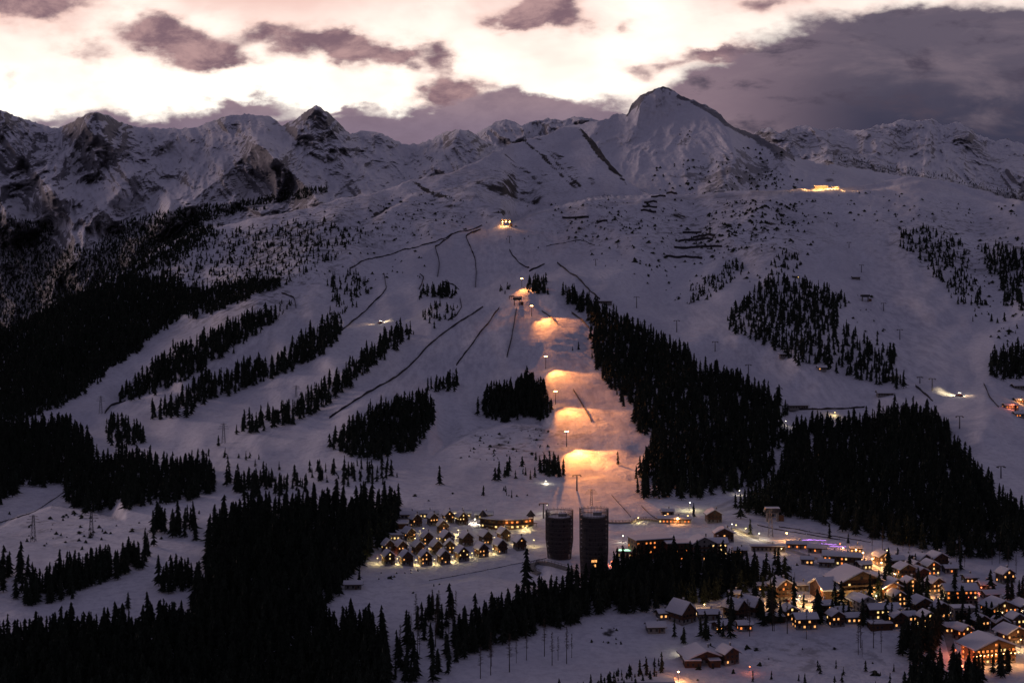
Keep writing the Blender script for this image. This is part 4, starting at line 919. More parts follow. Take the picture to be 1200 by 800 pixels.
# light snow heaps and a lit jump under the lowest lamp
# ------------------------------------------------------------------ groomers
def groomer(px, py, rz, label, beam, power):
    o = empty('snow_groomer', P(px, py) + Vector((0, 0, .1)), label, 'snow groomer', None, rz)
    b = MB(); b.box((0, -.2, 1.35), (2.4, 4.4, .9), M['cat_red'], taper=.94); b.build('body', o)
    b = MB(); b.box((0, .9, 2.45), (2.0, 1.9, 1.3), M['glass'], taper=.85); b.box((0, .9, 3.2), (1.9, 1.8, .18), M['cat_red']); b.build('cab', o)
    for s_1 in (-1, 1):
        b = MB(); b.prism([(-2.4, .15), (2.4, .15), (2.9, .6), (2.5, 1.05), (-2.5, 1.05), (-2.9, .6)], s_1 * 1.25, s_1 * 2.2, M['darksteel'], 'x'); b.build('track', o)
    b = MB(); b.prism([(3.2, .1), (3.5, .1), (3.8, 1.4), (3.4, 1.2)], -2.6, 2.6, M['cat_red'], 'x'); b.build('blade', o)
    b = MB(); b.prism([(-4.6, .1), (-3.2, .1), (-3.2, .8), (-4.2, .8)], -2.6, 2.6, M['darksteel'], 'x'); b.build('tiller', o)
    for x, y, z in ((-.7, 1.95, 3.35), (.7, 1.95, 3.35), (-.8, -.2, 3.4), (.8, -.2, 3.4)):
        b = MB(); b.ball((x, y, z), .3, M['white_l'], 4); b.build('headlight', o)
    for bm, pw, cl in beam: light(o, (bm[0] * 2, bm[1] * 2, 3.9), pw, cl, .25, (bm[3], .9, bm[:3]))
    light(o, (0, 0, 4.6), power, WHT, .2)
groomer(1125, 464, R(20), 'snow groomer with strong headlights fanning up the right piste', [((-.10, 1, -.24, 50), 40000, (1, .78, .42)), ((.3, -1, -.5, 90), 7000, (1, .65, .34)), ((-.05, 1, -.12, 26), 60000, (1, .80, .46))], 900)
groomer(445.5, 380, R(-60), 'small lit snow groomer on the left piste', [((.0, 1, -.12, 70), 12000, (1, .75, .4)), ((-.6, -1, -.3, 70), 9000, (1, .62, .3))], 700)

# ------------------------------------------------------------------ street lamps and other lamps
G_L = 'yellow lamps between the chalets'
for x, y, pw, pl in [(443, 660, 420, 'beside the first front chalet, forest side'), (465, 660, 380, 'between the first and second front chalet'), (487, 661, 430, 'between the second and third front chalet'), (509, 660, 330, 'between the third and fourth front chalet'),
                     (531, 657, 520, 'left of the last front chalet'), (553, 653, 420, 'between the front row and the fourth row end'), (577, 648, 520, 'between the last two chalets of the fourth row'), (579, 634, 330, 'left of the last third-row chalet'),
                     (537, 626, 1100, 'in the middle of the second lane, brightest one'), (534.5, 635, 300, 'between second and third chalet of the third row'), (512, 635, 300, 'between first and second chalet of the third row'), (492, 606, 300, 'in front of the long low cabin, left one'),
                     (509, 606, 300, 'in front of the long low cabin, right one'), (535, 607, 420, 'in front of the cabin behind the top row'), (487, 635, 260, 'left of the third row'), (502, 647, 300, 'between second and third fourth-row chalets'), (496, 623, 200, 'at the end of the second lane'), (603, 636, 250, 'left of the lone end chalet')]:
    lamp(x, y + .6, 3.8, pw * 1.7, YEL, 'yellow lamp ' + pl, 'yellow_l', .26, G_L)
LP = [(557, 613, 4, 2200, WHT, 'white_l', 'bright white lamp left of the curved lodge'), (626, 640, 5, 700, YEL, 'yellow_l', 'yellow lamp right of the lone end chalet'), (621, 607, 5, 700, YEL, 'yellow_l', 'yellow lamp at the right end of the curved lodge'),
      (473, 606, 3, 1600, RED, 'orange_l', 'orange fire lamp at the forest corner of the chalet village'), (455.5, 648.5, 2.5, 420, RED, 'red_l', 'red lamp at the first fourth-row chalet'), (523, 646, 2.5, 700, RED, 'red_l', 'red lamp in the middle of the chalet village'),
      (641, 602, 7, 900, WHT, 'white_l', 'white lamp behind the shorter tower'), (808, 598, 7, 2600, (1, .85, .4), 'white_l', 'greenish yellow lamp above the valley station'), (779, 610, 5, 2400, ORG, 'orange_l', 'orange lamp at the left end of the valley station bar'),
      (794, 613, 5, 2200, ORG, 'orange_l', 'orange lamp in front of the valley station bar'), (806, 611, 5, 1800, ORG, 'orange_l', 'orange lamp at the right end of the valley station bar'), (748, 611, 4, 900, YEL, 'yellow_l', 'yellow lamp on the arching bridge'),
      (730, 635, 5, 500, WHT, 'white_l', 'white lamp behind the pool house'), (717, 662, 3, 900, RED, 'red_l', 'red lamp in the trees at the foot of the taller tower'), (824, 648, 6, 900, WHT, 'white_l', 'white lamp lighting the pale hotel facade'), (857, 621, 5, 250, WHT, 'white_l', 'single white lamp on the slope above the road'),
      (866, 580, 4, 350, WHT, 'white_l', 'lone white lamp at the lower tip of the wood'), (921, 499, 5, 400, WHT, 'white_l', 'white lamp in the gap of the right wood'), (978, 487, 4, 900, YEL, 'yellow_l', 'yellow lamp on the road above the right wood'),
      (862, 622, 5, 1200, YEL, 'yellow_l', 'yellow lamp at the upper end of the lit road'), (874, 626, 5, 1200, YEL, 'yellow_l', 'yellow lamp halfway down the upper lit road'), (889, 632, 5, 1500, WHT, 'white_l', 'white lamp at the lower end of the upper lit road'),
      (921, 633, 6, 2200, ORG, 'orange_l', 'orange lamp at the left end of the village bar'), (988, 650, 5, 1300, ORG, 'orange_l', 'orange lamp right of the violet light strings'), (984, 643, 4, 500, ORG, 'red_l', 'small red lamp above the bars'),
      (1003, 654, 6, 2600, ORG, 'orange_l', 'left one of two orange lamps at the street top'), (1011, 659, 7, 3800, ORG, 'orange_l', 'brightest orange lamp at the street top'), (1022, 664, 6, 2200, ORG, 'orange_l', 'orange lamp left of the bright restaurant'),
      (1032, 667, 5, 2200, WRM, 'orange_l', 'lamp in front of the bright restaurant'), (1039, 653, 5, 1500, WRM, 'yellow_l', 'lamp behind the bright restaurant'), (1047, 680, 5, 1300, WRM, 'yellow_l', 'lamp halfway down the main street'), (1042, 687, 4, 1100, (.9, 1, .5), 'yellow_l', 'greenish lamp low on the main street'),
      (1083, 678, 5, 500, WHT, 'white_l', 'white corner lamp behind the dark trees'), (1087, 700, 5, 1900, ORG, 'orange_l', 'amber lamp right of the dark street trees'), (1102, 708, 4, 2300, YEL, 'yellow_l', 'lamp lighting the square before the pink building'), (1112, 706, 5, 2400, RED, 'red_l', 'red lamp at the left corner of the pink building'),
      (1134, 708, 5, 2200, RED, 'red_l', 'red lamp before the middle of the pink building'), (1150, 696, 5, 1600, RED, 'red_l', 'red lamp behind the chalet hotel'), (1160, 724, 5, 1600, ORG, 'orange_l', 'orange lamp left before the chalet hotel'), (1174, 726, 5, 1800, YEL, 'yellow_l', 'yellow lamp before the chalet hotel door'),
      (1189, 716, 5, 1200, RED, 'red_l', 'red lamp right of the chalet hotel'), (1197, 724, 5, 1300, WHT, 'white_l', 'white lamp at the right frame edge'), (1114, 727, 5, 700, WHT, 'white_l', 'white lamp beside the stepped apartment house'), (962, 704, 8, 2600, ORG, 'orange_l', 'tall red-orange street lamp above the amber square'),
      (931, 703, 5, 900, WHT, 'white_l', 'white lamp right of the free-standing chalet'), (884, 707, 5, 1500, WRM, 'yellow_l', 'warm lamp at the left of the parked cars'), (900, 707, 5, 1500, WRM, 'yellow_l', 'warm lamp behind the middle parked cars'), (936, 708, 5, 1500, WRM, 'yellow_l', 'warm lamp at the right of the parked cars'),
      (951, 712, 4, 1900, ORG, 'orange_l', 'amber lamp on the lower square, left'), (960, 712, 4, 1700, YEL, 'yellow_l', 'amber lamp on the lower square, right'), (825, 716, 5, 1700, WRM, 'yellow_l', 'warm lamp on the street above the low house'), (802, 765, 4, 900, WHT, 'white_l', 'white lamp left of the brushy barn roof'),
      (839, 774, 4, 900, ORG, 'orange_l', 'orange lamp between the barn and the barn house'), (878, 788, 4, 250, RED, 'red_l', 'small red lamp on the bottom path'), (795, 799, 6, 2600, ORG, 'orange_l', 'orange lamp at the end of the bottom building'), (790, 800, 3, 1500, RED, 'red_l', 'red lamp under the bottom building roof'),
      (1119, 768, 4, 2200, RED, 'red_l', 'red lamp on the path left of the lower hotel'), (1026, 705, 4, 700, WHT, 'white_l', 'white-green lamp before the side wing of the big hotel'), (1196, 760, 6, 1500, WRM, 'yellow_l', 'lamp right of the lower hotel'), (1187, 480, 6, 1500, RED, 'red_l', 'red lamp before the lower orange hut'),
      (1196, 473, 5, 1500, ORG, 'orange_l', 'orange lamp before the upper orange hut'), (640, 566, 2.5, 900, WHT, 'white_l', 'small white lamp at the snow gun by the foot of the run'), (915, 648, 4, 500, WRM, 'yellow_l', 'dim lamp before the garage row'), (590, 621, 3, 1100, YEL, 'yellow_l', 'lamp under the left of the lodge terrace'), (616, 622, 3, 1000, YEL, 'yellow_l', 'lamp under the right of the lodge terrace')]
for x, y, h, pw, cl, kd, lb in LP: lamp(x, y, h, pw, cl, lb, kd, .34 if pw < 2000 else .5)
# violet light strings on the bar roofs
def light_string(px, py, L_, rz, label):
    o = empty('light_string', P(px, py) + Vector((0, 0, 4.4)), label, 'light string', 'violet light strings at the village bars', rz)
    b = MB(); n = 24
    for i in range(n - 1):
        x0, x1 = -L_ / 2 + L_ * i / (n - 1), -L_ / 2 + L_ * (i + 1) / (n - 1); z0, z1 = .45 * abs(math.sin(i * .5)), .45 * abs(math.sin((i + 1) * .5))
        b.bar((x0, 0, z0), (x1, 0, z1), .12, M['violet_l'], 4)
    b.build('bulbs', o); light(o, (0, -1.5, -.6), 500, (.5, .2, 1), .3)
light_string(957, 640, 13, R(-16), 'violet light string along the bar eaves'); light_string(970, 645, 12, R(-20), 'violet light string sloping down right of the bar'); light_string(982, 648, 11, R(-12), 'violet light string on the low hut roof'); light_string(946, 640, 7, R(5), 'short violet light string left of the bar')

# ------------------------------------------------------------------ roads as draped sheets
def road(pts, wd, name='road'):
    p = np.array(pts, float); seg = np.hypot(*(p[1:] - p[:-1]).T); s_c = np.concatenate([[0], np.cumsum(seg)]); n = int(s_c[-1] / 2) + 2; t_ = np.linspace(0, s_c[-1], n)
    xs, ys = np.interp(t_, s_c, p[:, 0]), np.interp(t_, s_c, p[:, 1]); c_ = [P(x, y) for x, y in zip(xs, ys)]; V_ = []; m = 6
    for i, v in enumerate(c_):
        t2 = c_[min(i + 2, n - 1)] - c_[max(i - 2, 0)]; nn = Vector((-t2.y, t2.x, 0)).normalized()
        for j in range(m):
            q = v + nn * wd * (j / (m - 1) - .5); ppx = q.x / q.y * F + HX
            # height of the ground at that spot: search along the image row
            lo, hi = ys[i] - 14, ys[i] + 14
            for _ in range(18):
                mid = (lo + hi) / 2
                if float(D1(ppx, mid)) > q.y: lo = mid
                else: hi = mid
            V_.append((q.x, q.y, (HY - lo) / F * q.y + float(zn(q.x, q.y)) + .12))
    me = mesh_np(name, np.array(V_), grid_faces(n, m), [M['road']], None, True); tag(link(name, me), kind='structure')
road([(857, 619), (872, 624), (890, 632), (920, 642), (960, 655), (985, 662)], 5)
road([(995, 652), (1012, 660), (1026, 668), (1037, 678), (1046, 688), (1060, 699), (1085, 708), (1105, 712), (1135, 716)], 6)
road([(770, 716), (810, 716), (850, 712), (890, 708), (930, 706), (960, 712)], 6, 'street')
road([(1110, 735), (1112, 750), (1118, 768), (1126, 778)], 5, 'path')
# parked cars
def make_car(mat):
    o = bpy.data.objects.new('parked_car', None); col.objects.link(o); b = MB()
    b.prism([(-2.1, .35), (2.1, .35), (2.15, .8), (1.1, .92), (-1.6, .98), (-2.15, .8)], -.86, .86, M[mat], 'x') if False else b.prism([(-.86, .35), (.86, .35), (.84, .95), (-.84, .95)], -2.1, 2.1, M[mat], 'y')
    b.build('body', o); b = MB(); b.box((0, .2, 1.2), (1.5, 2.3, .55), M['glass'], taper=.8); b.build('windscreen', o); b = MB(); b.box((0, .2, 1.53), (1.3, 1.95, .16), M['roof_snow']); b.build('roof', o)
    for sx in (-1, 1):
        for y in (-1.3, 1.3): b = MB(); b.bar((sx * .7, y, .33), (sx * .9, y, .33), .33, M['darksteel'], 10); b.build('wheel', o)
    return o
protos = [make_car(k) for k in ('car_a', 'car_b', 'car_c')]
spots = [(866, 706.5), (871, 706.2), (887, 706), (892, 705.5), (903, 705), (908, 704.8), (919, 704.6), (924, 705), (939, 706), (945, 706.5), (1052, 697), (1058, 702), (1092, 711), (1098, 713)]
nm_ = ['dark parked car', 'red parked car', 'silver parked car']
lbl_c = ['at the far left of the street row', 'second from the left in the street row', 'third in the street row', 'fourth in the street row', 'below the free-standing chalet, left', 'below the free-standing chalet, middle', 'below the free-standing chalet, right',
         'right of the free-standing chalet', 'left beside the white lamp', 'right end of the street row', 'on the main street slope, upper', 'on the main street slope, lower', 'on the square, left', 'on the square, right']
used = set()
for i, (x, y) in enumerate(spots):
    k = i % 3; o = protos[k] if k not in used else copy_tree(protos[k]); used.add(k)
    o.location = P(x, y) + Vector((0, 0, .15)); o.rotation_euler = (0, 0, R(rnd.uniform(-20, 20) + (90 if i > 9 else 0)))
    tag(o, f'{nm_[k]} {lbl_c[i]}', 'car', 'cars parked along the village streets')

# ------------------------------------------------------------------ trees
trng = np.random.default_rng(11)
def spruce_arrays(seed, tiers, n, rb=.17, snag=0.0):
    r = np.random.default_rng(seed); V_ = []; F_ = []; z0 = .07 + .04 * r.random()
    for k in range(tiers):
        t = k / tiers; zt = z0 + (1 - z0) * min(1, (k + 1.55) / tiers) if k < tiers - 1 else 1.0
        zb = z0 + (1 - z0) * t; rad = rb * (1 - t) ** .85 * (1 + .18 * r.standard_normal() * (k > 0)) + .012; rad = max(.015, rad)
        b = len(V_); ox, oy = r.normal(0, .008, 2); V_.append((ox, oy, zt)); ph = r.random() * 6.28
        for i in range(n):
            a = ph + 2 * np.pi * i / n; q = rad * (1.25 if i % 2 == 0 else .45) * (1 + .30 * r.standard_normal())
            q = max(q, rad * .25); V_.append((ox + q * np.cos(a), oy + q * np.sin(a), zb - (.25 if i % 2 == 0 else -.05) * rad + r.normal(0, .004)))
        V_.append((ox, oy, zb + rad * .3)); c_ = len(V_) - 1
        for i in range(n): F_.append((b, b + 1 + i, b + 1 + (i + 1) % n)); F_.append((c_, b + 1 + (i + 1) % n, b + 1 + i))
    return np.array(V_), np.array(F_)
def larch_arrays(seed):
    r = np.random.default_rng(seed); V_ = []; F_ = []
    def stick(p, q, w_):
        b = len(V_); p = np.array(p); q = np.array(q); d_ = q - p; d_ /= np.linalg.norm(d_); a = np.cross(d_, [.3, .5, .8]); a /= np.linalg.norm(a); c_ = np.cross(d_, a)
        for k in range(3): V_.append(p + (a * np.cos(2.094 * k) + c_ * np.sin(2.094 * k)) * w_)
        V_.append(q)
        for k in range(3): F_.append((b + k, b + (k + 1) % 3, b + 3))
    for k in range(64):
        z = .40 + .58 * (k / 64) + r.normal(0, .01); l = .085 * (1 - max(0, (z - .45)) / .58) ** .7 * (.45 + .75 * r.random()) + .01; a = r.random() * 6.28
        e = (l * np.cos(a), l * np.sin(a), z + l * r.uniform(-.3, .35)); stick((0, 0, z), e, .0052)
        for j in range(3):
            t_ = .35 + .25 * j; m_ = (e[0] * t_, e[1] * t_, z + (e[2] - z) * t_); stick(m_, (m_[0] + r.normal(0, .016), m_[1] + r.normal(0, .016), m_[2] + r.normal(0, .018)), .0042)
    return np.array(V_), np.array(F_)
HI = [spruce_arrays(100 + i, 11, 12, rb) for i, rb in enumerate((.125, .14, .16, .115, .14, .175))]
MID = [spruce_arrays(200 + i, 6, 8, rb) for i, rb in enumerate((.13, .145, .165, .12))]
LOW = [spruce_arrays(300 + i, 3, 6, rb) for i, rb in enumerate((.16, .19, .22))]
BUSH = [spruce_arrays(400 + i, 2, 7, rb) for i, rb in enumerate((.5, .65, .8))]
LAR = [larch_arrays(500 + i) for i in range(4)]

def inside(poly, x, y):
    p = np.array(poly, float); r = np.zeros(x.shape, bool); j = len(p) - 1
    for i in range(len(p)):
        c_ = ((p[i, 1] > y) != (p[j, 1] > y)) & (x < (p[j, 0] - p[i, 0]) * (y - p[i, 1]) / (p[j, 1] - p[i, 1] + 1e-12) + p[i, 0]); r ^= c_; j = i
    return r
# region: polygon of the tree bases (photo pixels), spacing m, height m, kind, keep-threshold of the clump noise, label, group
REG = [
 ([(0, 395), (60, 362), (110, 343), (160, 325), (210, 340), (250, 342), (300, 330), (336, 332), (300, 350), (258, 366), (215, 374), (176, 396), (160, 412), (132, 430), (116, 446), (92, 465), (60, 482), (-60, 510), (-60, 420)], 5.2, 13, 's', -.95, 'dark spruce in the wood filling the far left slope', 'far left slope wood'),
 ([(0, 400), (110, 345), (200, 325), (240, 350), (180, 395), (130, 430), (92, 465), (-60, 510), (-60, 420)], 9.0, 20, 's', -.3, 'taller spruce in the wood filling the far left slope', 'tall trees of the far left slope wood'),
 ([(-60, 415), (0, 388), (70, 350), (150, 308), (190, 286), (233, 264), (262, 262), (235, 282), (170, 318), (90, 358), (0, 402)], 5.5, 11, 's', -.6, 'small spruce on the left shoulder skyline', 'skyline trees on the left shoulder'),
 ([(150, 320), (235, 274), (300, 266), (380, 262), (430, 275), (400, 300), (345, 325), (330, 333), (250, 346), (180, 340)], 7.0, 9, 's', .0, 'small tree scattered high on the left slope', 'scattered trees on the high left slope'),
 ([(60, 362), (160, 316), (233, 273), (260, 275), (200, 312), (120, 345)], 6.0, 10, 's', -.3, 'small tree scattered along the left shoulder', 'trees on the left shoulder'),
 ([(135, 470), (150, 456), (175, 432), (205, 412), (240, 397), (270, 387), (290, 376), (318, 372), (322, 378), (295, 394), (270, 413), (235, 433), (195, 458), (160, 470), (140, 474)], 6, 17, 's', -.38, 'dark spruce in the upper slanting tree band', 'upper slanting tree band'),
 ([(172, 487), (205, 470), (235, 450), (290, 432), (325, 427), (345, 408), (370, 388), (395, 378), (402, 393), (378, 415), (348, 435), (310, 445), (285, 457), (250, 468), (232, 476), (215, 492), (185, 492)], 6, 17, 's', -.38, 'dark spruce in the middle slanting tree band', 'middle slanting tree band'),
 ([(390, 325), (412, 320), (440, 330), (428, 345), (418, 365), (392, 382), (380, 372)], 8, 12, 's', -.05, 'loose spruce left of the hooked fence', 'loose trees by the hooked fence'),
 ([(290, 372), (330, 352), (345, 358), (330, 368), (322, 378)], 7, 9, 's', -.1, 'small spruce at the upper end of the tree bands', 'small trees at the band tops'),
 ([(275, 512), (300, 494), (330, 487), (350, 477), (375, 457), (395, 444), (425, 424), (450, 398), (470, 387), (488, 392), (470, 408), (445, 424), (425, 440), (403, 462), (375, 482), (340, 498), (300, 508)], 6, 17, 's', -.34, 'dark spruce in the lowest slanting tree band', 'lowest slanting tree band'),
 ([(118, 500), (135, 492), (160, 507), (178, 514), (160, 524), (140, 529), (125, 519)], 5.5, 15, 's', -.6, 'spruce in the little wood beside the lattice pylon', 'little wood by the pylon'),
 ([(-60, 500), (60, 500), (95, 508), (108, 530), (109, 560), (90, 570), (30, 570), (0, 592), (-60, 640)], 6, 19, 's', -9, 'tall spruce in the black wood at the left edge', 'black wood at the left edge'),
 ([(85, 572), (110, 548), (150, 540), (200, 548), (246, 552), (256, 570), (247, 582), (200, 592), (110, 604), (75, 594)], 6, 18, 's', -9, 'spruce in the black wood above the snowy knoll', 'black wood above the knoll'),
 ([(262, 562), (290, 562), (330, 564), (362, 568), (355, 577), (300, 584), (270, 584)], 6, 15, 's', -.45, 'spruce in the low wood left of the great black forest', 'low wood behind the black forest'),
 ([(360, 550), (400, 545), (455, 548), (470, 562), (400, 572), (366, 566)], 7, 12, 's', -.25, 'spruce in the thin line above the great black forest', 'thin tree line above the forest'),
 ([(180, 545), (240, 528), (300, 535), (340, 545), (330, 556), (250, 550)], 11, 11, 's', .05, 'lone spruce on the snow below the lowest band', 'lone trees below the bands'),
 ([(245, 622), (290, 604), (400, 596), (466, 590), (470, 604), (463, 622), (446, 642), (432, 656), (407, 680), (393, 700), (385, 712), (360, 730), (300, 745), (240, 745), (225, 705), (236, 680)], 6.2, 21, 's', -9, 'tall spruce in the great black forest left of the chalets', 'great black forest'),
 ([(172, 742), (230, 735), (300, 735), (360, 728), (384, 738), (395, 744), (418, 734), (440, 740), (456, 748), (456, 775), (440, 840), (250, 850), (180, 800)], 6, 19, 's', -.85, 'tall spruce in the black wood at the bottom left', 'bottom left wood'),
 ([(-60, 770), (0, 755), (60, 742), (110, 742), (165, 752), (200, 780), (230, 850), (-60, 850)], 5.5, 19, 's', -9, 'tall spruce at the bottom left corner', 'bottom corner wood'),
 ([(100, 735), (170, 730), (210, 720), (235, 700), (240, 740), (190, 760), (100, 750)], 8, 14, 's', -.1, 'spruce at the ragged edge below the small snowfield', 'ragged edge by the small snowfield'),
 ([(15, 704), (50, 682), (100, 668), (150, 654), (180, 645), (186, 653), (166, 665), (140, 676), (100, 690), (60, 709), (25, 714)], 5.5, 17, 's', -9, 'spruce in the long tree belt left of the snowfield', 'long tree belt'),
 ([(-30, 680), (30, 668), (33, 680), (8, 694), (-30, 700)], 6, 17, 's', -.6, 'spruce in the little wood at the left edge', 'little wood at the left edge'),
 ([(181, 686), (205, 672), (225, 674), (227, 688), (210, 697), (186, 697)], 5.5, 16, 's', -.7, 'spruce in the round clump beside the great forest', 'round clump by the great forest'),
 ([(174, 618), (235, 612), (234, 630), (186, 634)], 6, 17, 's', -.25, 'spruce in the loose group above the tree belt', 'loose group above the belt'),
 ([(60, 712), (133, 680), (213, 672), (207, 694), (180, 730), (100, 735)], 17, 10, 's', .18, 'small lone spruce on the small snowfield', 'lone trees on the small snowfield'),
 ([(100, 610), (250, 595), (245, 640), (120, 650)], 14, 10, 's', .22, 'small spruce near the lattice masts', 'small trees near the masts'),
 ([(383, 525), (400, 512), (440, 484), (470, 474), (495, 466), (510, 478), (508, 497), (495, 517), (480, 532), (440, 540), (400, 533)], 6, 17, 's', -.75, 'spruce in the wood left of the snowy knoll on the run', 'wood left of the run'),
 ([(498, 455), (520, 448), (540, 449), (535, 459), (515, 460), (500, 458)], 5.5, 15, 's', -.6, 'spruce in the small clump at the end of the straight fence', 'small clump by the straight fence'),
 ([(562, 480), (572, 462), (600, 458), (618, 448), (632, 452), (640, 468), (646, 491), (635, 494), (610, 488), (595, 495), (575, 491)], 5.5, 18, 's', -.8, 'spruce in the little wood left of the floodlit run', 'little wood by the floodlights'),
 ([(612, 340), (622, 330), (640, 330), (644, 340), (640, 347), (622, 348)], 5.5, 13, 's', -.4, 'spruce in the crest clump by the top floodlight', 'crest clump'),
 ([(580, 340), (600, 332), (600, 340), (586, 345)], 6, 8, 's', -.1, 'small spruce left of the top floodlight', 'small crest trees'),
 ([(655, 347), (690, 372), (694, 425), (722, 462), (747, 502), (767, 522), (752, 547), (746, 570), (760, 584), (800, 587), (842, 582), (880, 572), (905, 557), (908, 535), (915, 505), (918, 480), (900, 468), (862, 446), (822, 432), (800, 415), (760, 396), (720, 374), (690, 356), (665, 343)], 6.0, 18, 's', -.62, 'spruce in the great wood right of the floodlit run', 'great wood right of the run'),
 ([(915, 565), (920, 520), (935, 504), (960, 500), (1000, 502), (1060, 484), (1090, 488), (1102, 502), (1132, 542), (1162, 575), (1197, 610), (1215, 655), (1140, 657), (1060, 642), (990, 622), (940, 607), (900, 607), (870, 602), (885, 582)], 6.4, 19, 's', -9, 'spruce in the great black wood above the village', 'black wood above the village'),
 ([(850, 378), (880, 350), (900, 328), (925, 328), (960, 338), (990, 348), (992, 362), (978, 372), (992, 387), (1008, 402), (1022, 412), (1048, 418), (1050, 442), (1062, 456), (1030, 452), (1000, 445), (960, 432), (930, 426), (905, 412), (880, 397), (855, 387)], 6.6, 14.5, 's', -.14, 'spruce in the pointed wood on the right slope', 'pointed wood on the right slope'),
 ([(895, 322), (920, 292), (938, 300), (938, 316), (915, 324)], 7, 9, 's', -.1, 'small tree above the pointed wood', 'small trees above the pointed wood'),
 ([(798, 352), (820, 332), (850, 312), (870, 302), (872, 326), (850, 337), (830, 352), (805, 357)], 7.5, 10, 's', -.12, 'small spruce in the loose group below the avalanche barriers', 'loose group below the barriers'),
 ([(1050, 275), (1090, 268), (1130, 287), (1135, 317), (1157, 347), (1157, 363), (1125, 360), (1110, 337), (1075, 307), (1055, 292)], 7.5, 11, 's', -.08, 'small spruce in the streak right of the broad piste', 'tree streak right of the piste'),
 ([(1150, 290), (1215, 300), (1215, 366), (1180, 362), (1170, 332)], 7, 13, 's', -.25, 'spruce high at the right edge', 'trees high at the right edge'),
 ([(1158, 442), (1165, 424), (1185, 416), (1215, 408), (1215, 445), (1175, 446)], 6, 16, 's', -.5, 'spruce in the clump above the orange lit huts', 'clump above the orange huts'),
 ([(1140, 380), (1190, 375), (1200, 405), (1165, 420)], 12, 11, 's', .1, 'lone spruce at the right piste edge', 'lone trees at the right piste edge'),
 ([(528, 778), (533, 745), (560, 728), (600, 716), (640, 700), (680, 688), (720, 674), (750, 664), (800, 662), (850, 664), (880, 672), (886, 686), (870, 696), (790, 714), (740, 720), (695, 718), (678, 730), (640, 737), (610, 750), (585, 757), (560, 772)], 5.5, 18, 's', -9, 'tall spruce in the black belt below the towers', 'black belt below the towers'),
 ([(460, 740), (500, 722), (530, 715), (530, 775), (520, 805), (455, 805)], 7.5, 16, 's', -.02, 'slim spruce left of the black belt', 'slim trees left of the belt'),
 ([(640, 815), (700, 803), (740, 790), (775, 776), (784, 785), (750, 812), (700, 825)], 5, 8, 's', -.6, 'low spruce in the strip along the bottom road', 'strip along the bottom road'),
 ([(868, 672), (900, 664), (925, 668), (926, 692), (890, 702)], 7, 15, 's', .02, 'spruce in the loose trees right of the black belt', 'loose trees right of the belt'),
 ([(1060, 694), (1075, 700), (1098, 702), (1100, 712), (1062, 712), (1055, 702)], 5.5, 17, 's', -.7, 'spruce in the dark clump beside the main street', 'street clump'),
 ([(1048, 758), (1080, 746), (1100, 745), (1102, 770), (1080, 782), (1052, 775)], 5.5, 18, 's', -.9, 'spruce in the dark wood left of the lower hotel', 'wood left of the lower hotel'),
 ([(1103, 735), (1140, 730), (1175, 736), (1172, 746), (1150, 748), (1110, 742)], 6, 15, 's', -.4, 'spruce between the two orange hotels', 'trees between the orange hotels'),
 ([(1115, 707), (1142, 707), (1146, 718), (1118, 720)], 7.5, 14, 's', -.1, 'pointed spruce before the pink building', 'pointed trees before the pink building'),
 ([(1062, 800), (1090, 788), (1140, 784), (1155, 795), (1145, 830), (1050, 830)], 5.5, 15, 's', -.9, 'spruce in the bottom right wood', 'bottom right wood'),
 ([(1150, 790), (1198, 784), (1199, 792), (1162, 796)], 6, 15, 's', -.4, 'spruce before the lower hotel', 'trees before the lower hotel'),
 ([(1176, 700), (1215, 690), (1215, 706), (1180, 706)], 5.5, 14, 's', -.6, 'spruce above the right edge chalet', 'trees above the edge chalet'),
 ([(880, 800), (960, 784), (1060, 780), (1060, 815), (880, 820)], 8, 6, 's', .05, 'small young spruce on the bottom meadow', 'young trees on the bottom meadow'),
 ([(565, 560), (600, 548), (640, 535), (662, 545), (660, 558), (600, 566)], 7, 10, 's', -.05, 'spruce on the lower side of the run knoll', 'trees on the run knoll'),
 ([(628, 545), (660, 545), (664, 558), (630, 560)], 5, 12, 's', -.5, 'spruce in the clump left of the lowest floodlight', 'clump by the lowest floodlight'),
 ([(550, 582), (600, 574), (640, 576), (600, 586)], 8, 7, 's', -.05, 'small tree above the curved lodge', 'small trees above the lodge'),
 ([(690, 420), (720, 400), (760, 415), (800, 440), (840, 452), (800, 450), (740, 450)], 9, 16, 's', .1, 'spruce at the ragged edge of the great wood', 'ragged edge of the great wood'),
 ([(487, 360), (500, 344), (520, 337), (535, 345), (530, 350), (500, 350)], 5.5, 14, 's', -.4, 'spruce in the small clump below the high road', 'clump below the high road'),
 ([(490, 372), (510, 360), (538, 358), (534, 378), (505, 385)], 8, 11, 's', -.05, 'spruce in the loose clump above the curved fence', 'loose clump above the curved fence'),
 ([(848, 745), (900, 748), (960, 755), (1020, 758), (1020, 746), (950, 742), (900, 736), (850, 732)], 6.5, 19, 'l', .12, 'tall bare larch below the village houses', 'bare larches below the village'),
 ([(455, 745), (540, 715), (534, 740), (470, 790)], 10, 18, 'l', .1, 'bare larch between the slim spruces', 'bare larches by the belt'),
 ([(1003, 755), (1040, 750), (1040, 772), (1003, 770)], 6.5, 18, 'l', -.1, 'bare larch right of the bottom meadow', 'bare larches right of the meadow'),
 ([(840, 712), (870, 706), (1000, 722), (1000, 735), (860, 735)], 8, 16, 's', -.1, 'tall spruce standing between the village houses', 'trees between the village houses'),
 ([(1000, 700), (1060, 692), (1180, 700), (1190, 735), (1110, 745), (1040, 740), (1000, 735)], 9, 15, 's', .0, 'spruce between the houses of the lower village', 'trees of the lower village'),
